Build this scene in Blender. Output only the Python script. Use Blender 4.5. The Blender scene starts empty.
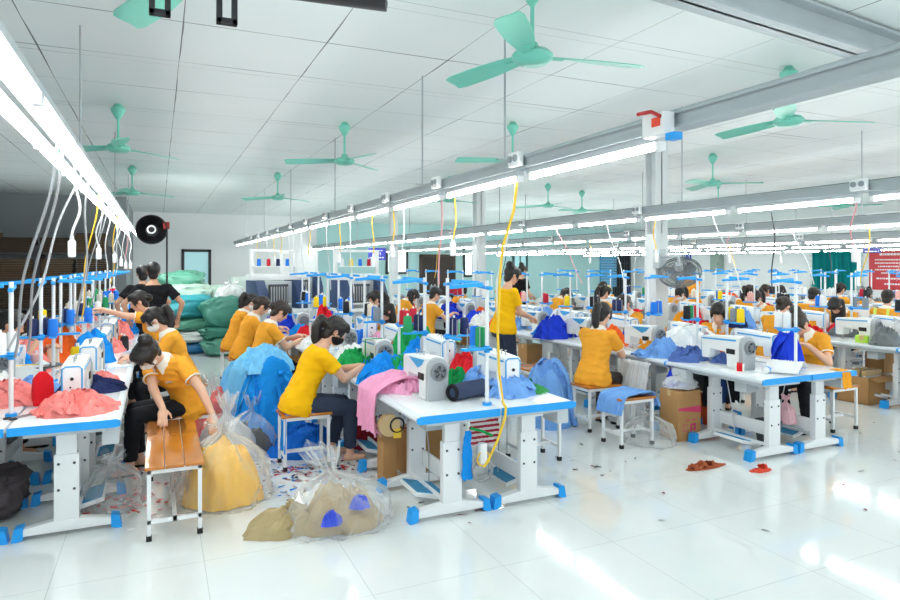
# Garment workshop: rows of sewing tables under light rails, built in metres; +y runs along the rows, +x across them
LAMP=48
EXPO=.1
import bpy, bmesh, math, random
from mathutils import Vector, Matrix, noise, Euler
R=math.radians; PI=math.pi
random.seed(7)
SC=bpy.context.scene; COL=SC.collection
V=Vector
# ---------------------------------------------------------------- materials
def lin(c):
    return tuple((x/255/12.92 if x/255<=.04045 else ((x/255+.055)/1.055)**2.4) for x in c)+(1,)
MATS={}
def M(name,col=(200,200,200),rough=.5,metal=0,bump=0,bscale=60,bdist=.01,var=0,vscale=4,coat=0,trans=0,alpha=None,emit=0,spec=.5,sub=0):
    if name in MATS: return MATS[name]
    m=bpy.data.materials.new(name); m.use_nodes=True; nt=m.node_tree; b=nt.nodes['Principled BSDF']
    b.inputs['Base Color'].default_value=lin(col); b.inputs['Roughness'].default_value=rough
    b.inputs['Metallic'].default_value=metal; b.inputs['Specular IOR Level'].default_value=spec
    if coat: b.inputs['Coat Weight'].default_value=coat; b.inputs['Coat Roughness'].default_value=.05
    if trans: b.inputs['Transmission Weight'].default_value=trans
    if sub:
        b.inputs['Subsurface Weight'].default_value=sub; b.inputs['Subsurface Radius'].default_value=(.02,.008,.005)
    if emit:
        b.inputs['Emission Color'].default_value=lin(col); b.inputs['Emission Strength'].default_value=emit
    tc=None
    if var or bump:
        tc=nt.nodes.new('ShaderNodeTexCoord')
    if var:
        n=nt.nodes.new('ShaderNodeTexNoise'); n.inputs['Scale'].default_value=vscale; n.inputs['Detail'].default_value=4
        nt.links.new(tc.outputs['Object'],n.inputs['Vector'])
        mx=nt.nodes.new('ShaderNodeMix'); mx.data_type='RGBA'
        l=lin(col); mx.inputs['A'].default_value=tuple(x*(1-var) for x in l[:3])+(1,)
        mx.inputs['B'].default_value=tuple(min(1,x*(1+var)) for x in l[:3])+(1,)
        nt.links.new(n.outputs['Fac'],mx.inputs['Factor']); nt.links.new(mx.outputs['Result'],b.inputs['Base Color'])
    if bump:
        n2=nt.nodes.new('ShaderNodeTexNoise'); n2.inputs['Scale'].default_value=bscale; n2.inputs['Detail'].default_value=3
        nt.links.new(tc.outputs['Object'],n2.inputs['Vector'])
        bp=nt.nodes.new('ShaderNodeBump'); bp.inputs['Strength'].default_value=bump; bp.inputs['Distance'].default_value=bdist
        nt.links.new(n2.outputs['Fac'],bp.inputs['Height']); nt.links.new(bp.outputs['Normal'],b.inputs['Normal'])
    if alpha is not None: # thin plastic film: part of the light passes straight through
        tr=nt.nodes.new('ShaderNodeBsdfTransparent'); ms=nt.nodes.new('ShaderNodeMixShader')
        lw=nt.nodes.new('ShaderNodeLayerWeight'); lw.inputs['Blend'].default_value=.35
        mr=nt.nodes.new('ShaderNodeMapRange'); mr.inputs['To Min'].default_value=alpha; mr.inputs['To Max'].default_value=min(1,alpha+.45)
        nt.links.new(lw.outputs['Facing'],mr.inputs['Value']); nt.links.new(mr.outputs['Result'],ms.inputs['Fac'])
        nt.links.new(tr.outputs[0],ms.inputs[1]); nt.links.new(b.outputs[0],ms.inputs[2])
        nt.links.new(ms.outputs[0],nt.nodes['Material Output'].inputs['Surface'])
    MATS[name]=m; return m
def cloth(name,col,bump=.35,bscale=45,bdist=.01): return M('cloth_'+name,col,.85,bump=bump,bscale=bscale,bdist=bdist,var=.12,vscale=9,spec=.2)
# ---------------------------------------------------------------- mesh builder
class MB:
    def __init__(s): s.v=[]; s.f=[]
    def add(s,vs,fs):
        o=len(s.v); s.v+= [tuple(v) for v in vs]; s.f+=[tuple(i+o for i in f) for f in fs]; return s
    def box(s,x0,x1,y0,y1,z0,z1,T=None):
        vs=[V((x,y,z)) for z in (z0,z1) for y in (y0,y1) for x in (x0,x1)]
        if T: vs=[T@v for v in vs]
        return s.add(vs,[(0,2,3,1),(4,5,7,6),(0,1,5,4),(2,6,7,3),(0,4,6,2),(1,3,7,5)])
    def prism(s,poly,axis,a,b):
        n=len(poly); vs=[]
        for t in (a,b):
            for p,q in poly:
                vs.append({'x':(t,p,q),'y':(p,t,q),'z':(p,q,t)}[axis])
        fs=[tuple(range(n))[::-1],tuple(range(n,2*n))]+[(i,(i+1)%n,n+(i+1)%n,n+i) for i in range(n)]
        return s.add(vs,fs)
    def cyl(s,p0,p1,r0,r1=None,n=10,caps=True,cap=False):
        """cone frustum from p0 to p1; cap=True rounds both ends"""
        p0=V(p0);p1=V(p1); r1=r0 if r1 is None else r1
        d=(p1-p0); L=d.length; d=d/L if L>1e-9 else V((0,0,1))
        u=d.orthogonal().normalized(); w=d.cross(u)
        rings=[]
        if cap:
            for k in range(1,4):
                a=PI/2*(1-k/4); rings.append((p0-d*r0*math.sin(a),r0*math.cos(a)))
        rings+= [(p0,r0),(p1,r1)]
        if cap:
            for k in range(1,4):
                a=PI/2*k/4; rings.append((p1+d*r1*math.sin(a),r1*math.cos(a)))
        vs=[];fs=[]
        for c,r in rings:
            for i in range(n):
                a=2*PI*i/n; vs.append(c+(u*math.cos(a)+w*math.sin(a))*r)
        for k in range(len(rings)-1):
            for i in range(n):
                j=(i+1)%n; fs.append((k*n+i,k*n+j,(k+1)*n+j,(k+1)*n+i))
        if caps:
            fs.append(tuple(range(n))[::-1]); fs.append(tuple(range((len(rings)-1)*n,len(rings)*n)))
        return s.add(vs,fs)
    def cap(s,p0,p1,r0,r1=None,n=14): return s.cyl(p0,p1,r0,r1,n,True,True)
    def rings(s,rr,n=None):
        """loft closed rings (lists of points)"""
        n=len(rr[0]); vs=[p for r in rr for p in r]; fs=[]
        for k in range(len(rr)-1):
            for i in range(n):
                j=(i+1)%n; fs.append((k*n+i,k*n+j,(k+1)*n+j,(k+1)*n+i))
        fs.append(tuple(range(n))[::-1]); fs.append(tuple(range((len(rr)-1)*n,len(rr)*n)))
        return s.add(vs,fs)
    def lathe(s,prof,c=(0,0,0),n=16,axis='z'):
        rr=[]
        for r,h in prof:
            ring=[]
            for i in range(n):
                a=2*PI*i/n; x,y=r*math.cos(a),r*math.sin(a)
                q={'z':(x,y,h),'x':(h,x,y),'y':(y,h,x)}[axis]
                ring.append(V(q)+V(c))
            rr.append(ring)
        return s.rings(rr)
    def ell(s,c,r,X=None,n=14,m=10):
        """ellipsoid, X = 3 axis vectors"""
        X=X or (V((1,0,0)),V((0,1,0)),V((0,0,1))); rr=[]
        for k in range(m+1):
            t=PI*(k+.02)/(m+.04)
            rr.append([V(c)+X[0]*r[0]*math.sin(t)*math.cos(2*PI*i/n)+X[1]*r[1]*math.sin(t)*math.sin(2*PI*i/n)-X[2]*r[2]*math.cos(t) for i in range(n)])
        return s.rings(rr)
    def tube(s,pts,r,n=6):
        pts=[V(p) for p in pts]; rr=[]; u=None
        for i,p in enumerate(pts):
            d=(pts[min(i+1,len(pts)-1)]-pts[max(i-1,0)]).normalized()
            if u is None: u=d.orthogonal().normalized()
            u=(u-d*u.dot(d)).normalized(); w=d.cross(u)
            rad=r[i] if isinstance(r,(list,tuple)) else r
            rr.append([p+(u*math.cos(2*PI*k/n)+w*math.sin(2*PI*k/n))*rad for k in range(n)])
        return s.rings(rr)
    def torus(s,c,Rr,r,ax='z',n=24,m=6,X=None):
        c=V(c); e=X or {'z':(V((1,0,0)),V((0,1,0))),'y':(V((1,0,0)),V((0,0,1))),'x':(V((0,1,0)),V((0,0,1)))}[ax]
        k=e[0].cross(e[1]); vs=[];fs=[]
        for i in range(n):
            a=2*PI*i/n; d=e[0]*math.cos(a)+e[1]*math.sin(a)
            for j in range(m):
                b=2*PI*j/m; vs.append(c+d*(Rr+r*math.cos(b))+k*r*math.sin(b))
        for i in range(n):
            for j in range(m):
                fs.append((i*m+j,((i+1)%n)*m+j,((i+1)%n)*m+(j+1)%m,i*m+(j+1)%m))
        return s.add(vs,fs)
    def grid(s,P,closed=False):
        """P[i][j] points -> quad sheet"""
        a,b=len(P),len(P[0]); vs=[p for r in P for p in r]
        fs=[(i*b+j,i*b+j+1,(i+1)*b+j+1,(i+1)*b+j) for i in range(a-1) for j in range(b-1)]
        return s.add(vs,fs)
    def mesh(s,name,bevel=0,smooth=True,solid=0,angle=.6):
        me=bpy.data.meshes.new(name); me.from_pydata(s.v,[],s.f); me.update()
        bm=bmesh.new(); bm.from_mesh(me)
        bmesh.ops.recalc_face_normals(bm,faces=bm.faces)
        if solid: bmesh.ops.solidify(bm,geom=list(bm.faces),thickness=solid)
        if bevel:
            ed=[e for e in bm.edges if len(e.link_faces)==2 and e.calc_face_angle(0)>.5]
            bmesh.ops.bevel(bm,geom=ed,offset=bevel,segments=2,profile=.6,affect='EDGES',clamp_overlap=True)
        bm.to_mesh(me); bm.free()
        if smooth:
            me.polygons.foreach_set('use_smooth',[True]*len(me.polygons)); me.set_sharp_from_angle(angle=angle)
        return me
    def build(s,name,mat,parent=None,loc=None,rot=None,**k):
        return link(name,s.mesh(name,**k),mat,parent,loc,rot)
def link(name,me,mat,parent=None,loc=None,rot=None):
    if mat is not None:
        me.materials.clear()
        for m in (mat if isinstance(mat,(list,tuple)) else [mat]): me.materials.append(m)
    o=bpy.data.objects.new(name,me); COL.objects.link(o)
    if parent: o.parent=parent
    if loc: o.location=loc
    if rot: o.rotation_euler=rot
    return o
def tag(o,label=None,cat=None,group=None,kind=None):
    if label: o['label']=label
    if cat: o['category']=cat
    if group: o['group']=group
    if kind: o['kind']=kind
    return o
def thing(name,label,cat,loc=(0,0,0),rz=0,group=None):
    o=bpy.data.objects.new(name,None); COL.objects.link(o); o.location=loc; o.rotation_euler=(0,0,rz)
    o.empty_display_size=.05
    return tag(o,label,cat,group)
KIDS={}
def kids(o):
    if o.name not in KIDS: KIDS[o.name]=list(o.children)
    return KIDS[o.name]
def dup(root,loc,rz=0,label=None,group=None,scale=None,mats=None):
    r=root.copy(); COL.objects.link(r); r.location=loc; r.rotation_euler=(r.rotation_euler[0],r.rotation_euler[1],rz)
    if scale: r.scale=(scale,)*3 if isinstance(scale,(int,float)) else scale
    if label: r['label']=label
    if group: r['group']=group
    elif 'group' in r: del r['group']
    def rec(a,b):
        for ch in kids(a):
            c=ch.copy(); COL.objects.link(c); c.parent=b; swap(c); rec(ch,c)
    def swap(c):
        if mats and c.type=='MESH':
            for i,sl in enumerate(c.material_slots):
                if sl.material and sl.material.name in mats:
                    q=mats[sl.material.name]; sl.link='OBJECT'; sl.material=q
    swap(r); rec(root,r)
    return r
class Once:
    """first placement moves the prototype itself, later ones copy it"""
    def __init__(s,root): s.root=root; s.used=False
    def put(s,loc,rz=0,label=None,group=None,scale=None,mats=None):
        if not s.used and not mats:
            s.used=True; r=s.root; r.location=loc; r.rotation_euler=(r.rotation_euler[0],r.rotation_euler[1],rz)
            if scale: r.scale=(scale,)*3 if isinstance(scale,(int,float)) else scale
            if label: r['label']=label
            if group: r['group']=group
            return r
        return dup(s.root,loc,rz,label,group,scale,mats)
    def drop(s):
        if not s.used:
            for c in list(s.root.children_recursive)+[s.root]: bpy.data.objects.remove(c)
ORD=['first','second','third','fourth','fifth','sixth','seventh','eighth','ninth','tenth','eleventh','twelfth','thirteenth','fourteenth','fifteenth','sixteenth','seventeenth','eighteenth','nineteenth','twentieth']
# ---------------------------------------------------------------- palette
WHITE=M('white_steel',(232,236,238),.35); WHITE2=M('white_plastic',(240,243,244),.3)
LAM=M('white_laminate',(240,244,247),.22,coat=.2); EDGE=M('grey_edge',(214,222,228),.35)
BLUE=M('blue_plastic',(24,158,238),.35); LGREY=M('light_grey',(196,204,208),.4); MGREY=M('mid_grey',(150,158,164),.45)
DGREY=M('dark_grey',(70,74,80),.5); BLACK=M('black_plastic',(22,23,26),.4); RUB=M('rubber',(25,25,27),.7)
STEEL=M('steel',(180,186,190),.3,metal=.9); GALV=M('galvanised',(176,186,190),.45,metal=.25,var=.12,vscale=3)
WOOD=M('varnished_wood',(186,112,34),.22,coat=.5,var=.35,vscale=7)
TEAL=M('teal_enamel',(118,205,184),.35)
CARD=M('cardboard',(178,134,84),.8,var=.08,vscale=6)
# ---------------------------------------------------------------- setting
CH=3.5
def nodes_mat(name):
    m=bpy.data.materials.new(name); m.use_nodes=True; nt=m.node_tree; return m,nt,nt.nodes['Principled BSDF']
def mth(nt,op,a,b=None,c=None):
    n=nt.nodes.new('ShaderNodeMath'); n.operation=op
    for i,x in enumerate((a,b,c)):
        if x is None: continue
        if isinstance(x,(int,float)): n.inputs[i].default_value=x
        else: nt.links.new(x,n.inputs[i])
    return n.outputs[0]
def linemask(nt,coord,period,off,width):
    t=mth(nt,'FRACT',mth(nt,'DIVIDE',mth(nt,'SUBTRACT',coord,off),period))
    return mth(nt,'LESS_THAN',t,width/period)
def ceiling_mat():
    m,nt,b=nodes_mat('ceiling_panels')
    g=nt.nodes.new('ShaderNodeNewGeometry'); sp=nt.nodes.new('ShaderNodeSeparateXYZ')
    nt.links.new(g.outputs['Position'],sp.inputs[0]); x,y=sp.outputs[0],sp.outputs[1]
    n=nt.nodes.new('ShaderNodeTexNoise'); n.inputs['Scale'].default_value=.9; n.inputs['Detail'].default_value=2
    nt.links.new(g.outputs['Position'],n.inputs['Vector'])
    w=mth(nt,'MULTIPLY',mth(nt,'SUBTRACT',n.outputs['Fac'],.36),.045)
    def lines(c,per,off):
        t=mth(nt,'FRACT',mth(nt,'DIVIDE',mth(nt,'SUBTRACT',c,off),per))
        return mth(nt,'LESS_THAN',mth(nt,'MULTIPLY',t,per),mth(nt,'MAXIMUM',w,.004))
    l1=lines(x,1.03,.16); l2=lines(y,.98,.02)
    l3=lines(y,1.96,.15)
    k=mth(nt,'MINIMUM',mth(nt,'ADD',mth(nt,'ADD',l1,l2),mth(nt,'MULTIPLY',l3,.6)),1)
    mx=nt.nodes.new('ShaderNodeMix'); mx.data_type='RGBA'
    n2=nt.nodes.new('ShaderNodeTexNoise'); n2.inputs['Scale'].default_value=.6
    nt.links.new(g.outputs['Position'],n2.inputs['Vector'])
    mv=nt.nodes.new('ShaderNodeMix'); mv.data_type='RGBA'; nt.links.new(n2.outputs['Fac'],mv.inputs['Factor'])
    mv.inputs['A'].default_value=lin((218,228,228)); mv.inputs['B'].default_value=lin((232,238,237))
    nt.links.new(k,mx.inputs['Factor']); nt.links.new(mv.outputs['Result'],mx.inputs['A']); mx.inputs['B'].default_value=lin((105,112,112))
    nt.links.new(mx.outputs['Result'],b.inputs['Base Color']); b.inputs['Roughness'].default_value=.6
    return m
def floor_mat():
    m,nt,b=nodes_mat('polished_tiles')
    g=nt.nodes.new('ShaderNodeNewGeometry'); sp=nt.nodes.new('ShaderNodeSeparateXYZ')
    nt.links.new(g.outputs['Position'],sp.inputs[0])
    k=mth(nt,'MAXIMUM',linemask(nt,sp.outputs[0],.8,.25,.004),linemask(nt,sp.outputs[1],.8,.1,.004))
    n=nt.nodes.new('ShaderNodeTexNoise'); n.inputs['Scale'].default_value=1.6; n.inputs['Detail'].default_value=6
    nt.links.new(g.outputs['Position'],n.inputs['Vector'])
    mv=nt.nodes.new('ShaderNodeMix'); mv.data_type='RGBA'; nt.links.new(n.outputs['Fac'],mv.inputs['Factor'])
    mv.inputs['A'].default_value=lin((222,229,229)); mv.inputs['B'].default_value=lin((240,244,243))
    mx=nt.nodes.new('ShaderNodeMix'); mx.data_type='RGBA'; nt.links.new(mth(nt,'MULTIPLY',k,.45),mx.inputs['Factor'])
    nt.links.new(mv.outputs['Result'],mx.inputs['A']); mx.inputs['B'].default_value=lin((150,155,155))
    nt.links.new(mx.outputs['Result'],b.inputs['Base Color'])
    n3=nt.nodes.new('ShaderNodeTexNoise'); n3.inputs['Scale'].default_value=3; nt.links.new(g.outputs['Position'],n3.inputs['Vector'])
    nt.links.new(mth(nt,'MULTIPLY_ADD',n3.outputs['Fac'],.08,.04),b.inputs['Roughness'])
    b.inputs['Coat Weight'].default_value=.3; b.inputs['Coat Roughness'].default_value=.04
    return m
def struct(name,mb,mat,**k): return tag(mb.build(name,mat,**k),kind='structure')
WALLW=M('white_wall_paint',(236,239,240),.6,var=.03,vscale=1); WALLT=M('aqua_lit_wall_paint',(186,224,224),.6,var=.03,vscale=1)  # aqua tint of the lighting on the back wall is put into its colour
WALLG=M('shadowed_grey_wall',(132,138,142),.7,var=.05,vscale=1)  # mid-grey with the shadow on the partition put into the colour
X0,X1,YB,YN=-6.0,21.9,25.9,-2.5
struct('floor',MB().box(X0,X1,YN,YB,-.1,0),floor_mat(),smooth=False)
struct('ceiling',MB().box(X0,X1,YN,YB,CH,CH+.1),ceiling_mat(),smooth=False)
struct('wall_back',MB().box(X0-.1,X1+.1,YB,YB+.15,0,CH),WALLT,smooth=False)
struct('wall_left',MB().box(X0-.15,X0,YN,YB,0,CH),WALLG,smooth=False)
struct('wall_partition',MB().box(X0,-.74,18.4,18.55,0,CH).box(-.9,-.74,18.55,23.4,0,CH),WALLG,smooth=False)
# white end wall with a window opening
wz0,wz1=1.0,2.28; WX0,WX1=.72,1.66
struct('wall_end',MB().box(-.9,WX0,23.4,23.55,0,CH).box(WX1,5.3,23.4,23.55,0,CH).box(WX0,WX1,23.4,23.55,0,wz0).box(WX0,WX1,23.4,23.55,wz1,CH).box(5.15,5.3,23.55,YB,0,CH),WALLW,smooth=False)
# right wall with two window openings
def wall_holes(x0,x1,y0,y1,holes):
    mb=MB(); y=y0
    for a,b,z0,z1 in sorted(holes):
        mb.box(x0,x1,y,a,0,CH); mb.box(x0,x1,a,b,0,z0); mb.box(x0,x1,a,b,z1,CH); y=b
    mb.box(x0,x1,y,y1,0,CH); return mb
RW=[(12.95,15.9,.95,2.45),(24.0,25.4,.95,2.6)]
RW=[(14.0,15.95,.95,2.45)]
struct('wall_right',wall_holes(X1,X1+.15,YN,YB,RW),WALLW,smooth=False)
DAY=M('daylight_pane',(225,244,246),.3,emit=1.2); PANE=M('frosted_aqua_pane',(168,214,220),.25,emit=.35)
DFR=M('dark_window_frame',(48,50,54),.5)
def window(n,loc,w,h,frame,pane,rz=0,bars=0,mull=1):
    o=thing('window_%d'%n,None,None,loc,rz); o['kind']='structure'
    f=.09
    MB().box(-w/2,-w/2+f,-.05,.05,0,h).box(w/2-f,w/2,-.05,.05,0,h).box(-w/2,w/2,-.05,.05,0,f).box(-w/2,w/2,-.05,.05,h-f,h).build('window_frame',frame,o,bevel=.006)
    MB().box(-w/2+f,w/2-f,.0,.015,f,h-f).build('window_pane',pane,o,smooth=False)
    if mull:
        mb=MB()
        for k in range(1,mull+1): mb.box(-w/2+w*k/(mull+1)-.025,-w/2+w*k/(mull+1)+.025,-.03,.03,f,h-f)
        mb.build('mullion',frame,o)
    if bars:
        mb=MB()
        for k in range(1,bars): mb.cyl((-w/2,-.09,h*k/bars),(w/2,-.09,h*k/bars),.008,n=5)
        for k in range(1,int(w/.25)): mb.cyl((-w/2+.25*k,-.09,0),(-w/2+.25*k,-.09,h),.006,n=5)
        mb.build('window_bars',MGREY,o)
    return o
window(1,(1.19,23.42,wz0),.94,1.28,DFR,PANE,mull=0)
window(2,(X1+.02,14.975,.95),1.95,1.5,WHITE,DAY,rz=-PI/2,bars=8,mull=3)
window(3,(9.3,25.86,1.35),1.0,1.1,DFR,DAY,mull=1)
window(4,(12.9,25.86,1.2),.9,1.35,DFR,DAY,mull=1)
window(5,(15.4,25.86,1.2),.8,1.35,M('teal_frame',(40,90,95),.5),PANE,mull=1)
# door-like openings on the back wall
d=thing('door_1',None,None,(11.2,25.86,0)); d['kind']='structure'
MB().box(-.75,.75,-.03,.02,0,2.1).build('door_leaf',M('dark_brown_door',(52,40,34),.5),d)
MB().box(-.85,-.75,-.05,.04,0,2.2).box(.75,.85,-.05,.04,0,2.2).box(-.85,.85,-.05,.04,2.1,2.2).build('door_frame',M('brown_frame',(70,55,45),.5),d)
# louvred window beside a barred door in the far corner
d=thing('window_6',None,None,(20.5,25.85,.6)); d['kind']='structure'
MB().box(-.5,.5,-.04,.04,0,1.9).build('window_frame',M('blue_shutter',(90,160,205),.5),d)
mb=MB()
for k in range(14): mb.box(-.46,.46,-.06,-.035,.06+k*.13,.14+k*.13)
mb.build('shutter_slats',M('blue_slat',(130,190,225),.4),d)
d=thing('door_2',None,None,(21.35,25.86,0)); d['kind']='structure'
MB().box(-.55,.55,-.03,.04,0,2.4).build('door_leaf',M('near_black_door',(34,36,44),.6),d)
mb=MB()
for k in range(7): mb.box(-.52+k*.16,-.49+k*.16,-.06,-.03,.05,2.35)
for k in range(6): mb.box(-.55,.55,-.055,-.035,.2+k*.4,.23+k*.4)
mb.build('door_grille',DGREY,d)
# columns (steel H sections boxed at the bottom)
COLM=M('column_paint',(206,212,214),.45,var=.04,vscale=2)
def column(n,x,y):
    mb=MB(); w=.105
    mb.box(x-w,x+w,y-w,y-w+.018,0,CH).box(x-w,x+w,y+w-.018,y+w,0,CH).box(x-.012,x+.012,y-w,y+w,0,CH)
    mb.box(x-w-.006,x+w+.006,y-w-.006,y+w+.006,.02,2.2).box(x-.17,x+.17,y-.17,y+.17,0,.02)
    return struct('column_%d'%n,mb,COLM,bevel=.004)
for i,y in enumerate((6.9,12.3,17.8)): column(i+1,6.3,y)
# ceiling beam across the rows, near the camera
T=Matrix.Translation((1.6,2.55,0))@Matrix.Rotation(R(6),4,'Z')
struct('ceiling_beam',MB().box(0,14,0,.17,3.27,3.29,T).box(0,14,0,.17,3.46,3.48,T).box(0,14,.075,.095,3.27,3.48,T),GALV)
# curtains on the right wall window
def curtain(y0,y1,label):
    P=[]
    for i in range(49):
        t=i/48; y=y0+(y1-y0)*t; P.append([V((X1-.2+.045*math.sin(t*38)+.02*math.sin(t*91),y,z)) for z in (.88,1.4,1.9,2.42)])
    o=MB().grid(P).build('curtain',cloth('teal_curtain',(18,140,142)),solid=.01); tag(o,label,'curtain'); return o
curtain(14.12,14.98,'dark teal curtain covering the right half of the barred window')
curtain(15.0,15.72,'dark teal curtain covering the left half of the barred window')
# ---------------------------------------------------------------- prototypes
TH=.76; TD=.63; TL=1.2
def make_table(far=False,m=1):
    """sewing table: operator edge at -x, row runs along y"""
    t=thing('sewing_table','x','table')
    h=TD/2; L=TL/2
    # top with a rounded operator edge
    MB().prism([(-h+.05,TH-.035),(h,TH-.035),(h,TH),(-h+.05,TH)],'y',-L+.012,L-.012).build('tabletop',LAM,t,bevel=.002)
    MB().prism([(-h+.05,TH-.04),(-h+.05,TH),(-h+.035,TH),(-h+.008,TH-.008),(-h,TH-.02),(-h+.004,TH-.036),(-h+.015,TH-.04)],'y',-L+.012,L-.012).build('operator_edge',EDGE,t)
    for s in (-1,1):
        y0,y1=sorted((s*L,s*(L-.013)))
        MB().prism([(-h+.03,TH-.052),(h,TH-.05),(h,TH+.001),(-h+.03,TH+.001),(-h+.006,TH-.008),(-h,TH-.022),(-h+.006,TH-.045)],'y',y0,y1).build('edge_band',BLUE,t)
    MB().box(-.22,.24,-.54,.54,TH-.085,TH-.036).build('under_frame',LGREY,t,bevel=.004)
    for y in (-.43*m,.24*m):
        lg=MB().box(-.062,.082,y-.03,y+.03,.075,.53).box(-.05,.07,y-.024,y+.024,.53,TH-.08).build('leg',WHITE,t,bevel=.004)
        for dx in (-.035,.055):
            for z in (.47,.3):
                if not far: MB().cyl((dx,y-.034,z),(dx,y+.034,z),.009,n=8).build('bolt',DGREY,lg)
        MB().prism([(-.27,.03),(.27,.03),(.27,.07),(.1,.1),(-.08,.1),(-.27,.07)],'y',y-.035,y+.035).build('foot_bar',WHITE,lg,bevel=.004)
        for q in (-1,1):
            MB().prism([(q*.25,.012),(q*.285,.0),(q*.315,.0),(q*.30,.085),(q*.25,.095)],'y',y-.04,y+.04).build('foot_cap',BLUE,lg)
    ya,yb=sorted((-.43*m,.24*m)); MB().box(.05,.075,ya,yb,.17,.29).box(-.055,-.035,ya,yb,.10,.13).build('crossbar',WHITE,t,bevel=.003)
    if not far:
        p=MB().box(-.20,.06,-.2-.07*m,.14-.07*m,.0,.03,Matrix.Translation((0,0,.06))@Matrix.Rotation(R(14),4,'Y')).build('pedal',WHITE2,t,bevel=.006)
        MB().box(-.19,.05,-.185-.07*m,.125-.07*m,.03,.036,Matrix.Translation((0,0,.06))@Matrix.Rotation(R(14),4,'Y')).build('pedal_mat',M('blue_rubber_mat',(48,140,185),.6,bump=.3,bscale=120),p)
        MB().tube([(.02,.0,.1),(.04,.05,.35),(.03,.1,.6),(.0,.1,TH-.08)],.005,5).build('pedal_rod',STEEL,t)
        MB().box(-.1,.06,-.24,-.1,.56,TH-.085).build('control_box',LGREY,t,bevel=.008)
        MB().box(-.3,-.2,.32,.52,.58,TH-.05).build('drawer',LGREY,t,bevel=.006)
    return t
def make_machine(kind=0,far=False):
    """lock-stitch machine: operator at -x, hand wheel at -y, origin on the table surface"""
    t=thing('sewing_machine','x','sewing machine')
    MB().box(-.095,.085,-.25,.25,0,.014).build('bed_plate',M('pale_bed',(222,226,226),.3),t,bevel=.003)
    prof=[(-.245,.0),(-.09,.0),(-.085,.12),(-.065,.155),(.12,.165),(.13,.075),(.145,.068),(.215,.068),(.228,.08),(.232,.27),(.215,.292),(-.12,.312),(-.245,.312)]
    MB().prism(prof,'x',-.075,.07).build('body',WHITE2,t,bevel=.014)
    pf=[(-.085,0),(.08,0),(.084,.2)]+[(.084*math.cos(a),.235+.085*math.sin(a)) for a in [k*PI/8 for k in range(9)]]+[(-.085,.2)]
    MB().prism(pf,'y',-.292,-.240).build('end_cover',M('cover_grey',(176,182,186),.4),t,bevel=.008)
    w=MB().lathe([(.02,-.295),(.066,-.297),(.07,-.305),(.066,-.315),(.05,-.318),(.048,-.308),(.03,-.308),(.028,-.322),(.0,-.322)],(0,0,.215),20,'y').build('hand_wheel',M('wheel_grey',(128,134,138),.4),t)
    if not far:
        MB().torus((0,-.306,.215),.058,.006,'y').build('wheel_rim',DGREY,w)
        mb=MB()
        for k in range(5):
            a=k*2*PI/5; mb.box(-.006,.006,-.322,-.312,.01,.05,Matrix.Translation((0,0,.215))@Matrix.Rotation(a,4,'Y'))
        mb.build('wheel_spokes',DGREY,w)
    bp=M('machine_blue',(60,165,225),.35)
    if kind==0:
        for x,n in ((-.0775,1),(.0725,1)):
            MB().prism([(-.20,.297),(.10,.287),(-.08,.222),(-.15,.25)],'x',x-.002,x+.002).build('blue_panel',bp,t)
    else:
        for x in (-.0775,.0725): MB().prism([(-.2,.285),(.215,.272),(.215,.258),(-.2,.268)],'x',x-.002,x+.002).build('blue_stripe',bp,t)
    fp=MB().prism([(-.058,.085),(-.04,.07),(.035,.07),(.055,.085),(.058,.262),(.045,.28),(-.045,.28),(-.058,.262)],'y',.230,.240).build('face_plate',WHITE2,t,bevel=.004)
    mb=MB(); P=[(-.062,.08),(-.062,.27),(-.04,.287),(.04,.287),(.062,.27),(.062,.08)]
    mb.tube([(a,.236,b) for a,b in P],.0065,5); mb.build('blue_trim',bp,t)
    MB().cyl((0,.18,.02),(0,.18,.075),.0045,n=6).build('needle_bar',STEEL,t)
    MB().box(-.022,.012,.165,.195,.014,.024).cyl((.012,.18,.02),(.012,.18,.08),.004,n=6).build('presser_foot',STEEL,t)
    if not far:
        MB().cyl((0,.238,.2),(0,.25,.2),.012,n=10).build('tension_knob',BLACK,t); MB().cyl((0.01,.238,.14),(.01,.246,.14),.007,n=8).build('thread_guide',BLACK,t)
        for y in (.06,.12,-.02): MB().cyl((0,y,.295),(0,y,.335),.004,n=6).cyl((0,y,.333),(0,y,.338),.011,n=8).build('thread_post',STEEL,t)
        MB().box(-.083,-.074,-.19,-.09,.14,.19).build('control_panel',BLACK,t,bevel=.002)
        MB().tube([(.075,-.16,.05),(.12,-.12,.12),(.1,-.1,.2)],.006,5).build('knee_lifter',STEEL,t)
    return t
def make_stand(far=False):
    t=thing('thread_stand','x','thread stand'); n=6 if far else 10
    MB().cyl((0,0,0),(0,0,.9),.0145,n=n).build('pole',WHITE,t)
    if not far: MB().cyl((0,0,-.002),(0,0,.02),.035,n=12).build('base_clamp',BLUE,t)
    MB().box(-.235,.02,-.016,.016,.862,.89,Matrix.Rotation(R(-4),4,'Y')).build('thread_arm',BLUE,t,bevel=.003)
    MB().box(-.014,.014,.0,.27,.835,.86,Matrix.Rotation(R(4),4,'X')).build('thread_arm',BLUE,t,bevel=.003)
    tr=MB().box(-.2,.03,-.03,.03,.40,.418).box(-.03,.03,-.03,.22,.395,.413).build('spool_tray',BLUE,t,bevel=.003)
    for x,y in ((-.16,0),(-.06,0),(0,.1),(0,.19)):
        if not far: MB().cyl((x,y,.41),(x,y,.56),.004,n=5).build('spool_pin',STEEL,tr)
    if not far: MB().cyl((0,0,.38),(0,0,.43),.022,n=10).build('clamp',BLUE,t)
    return t
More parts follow.
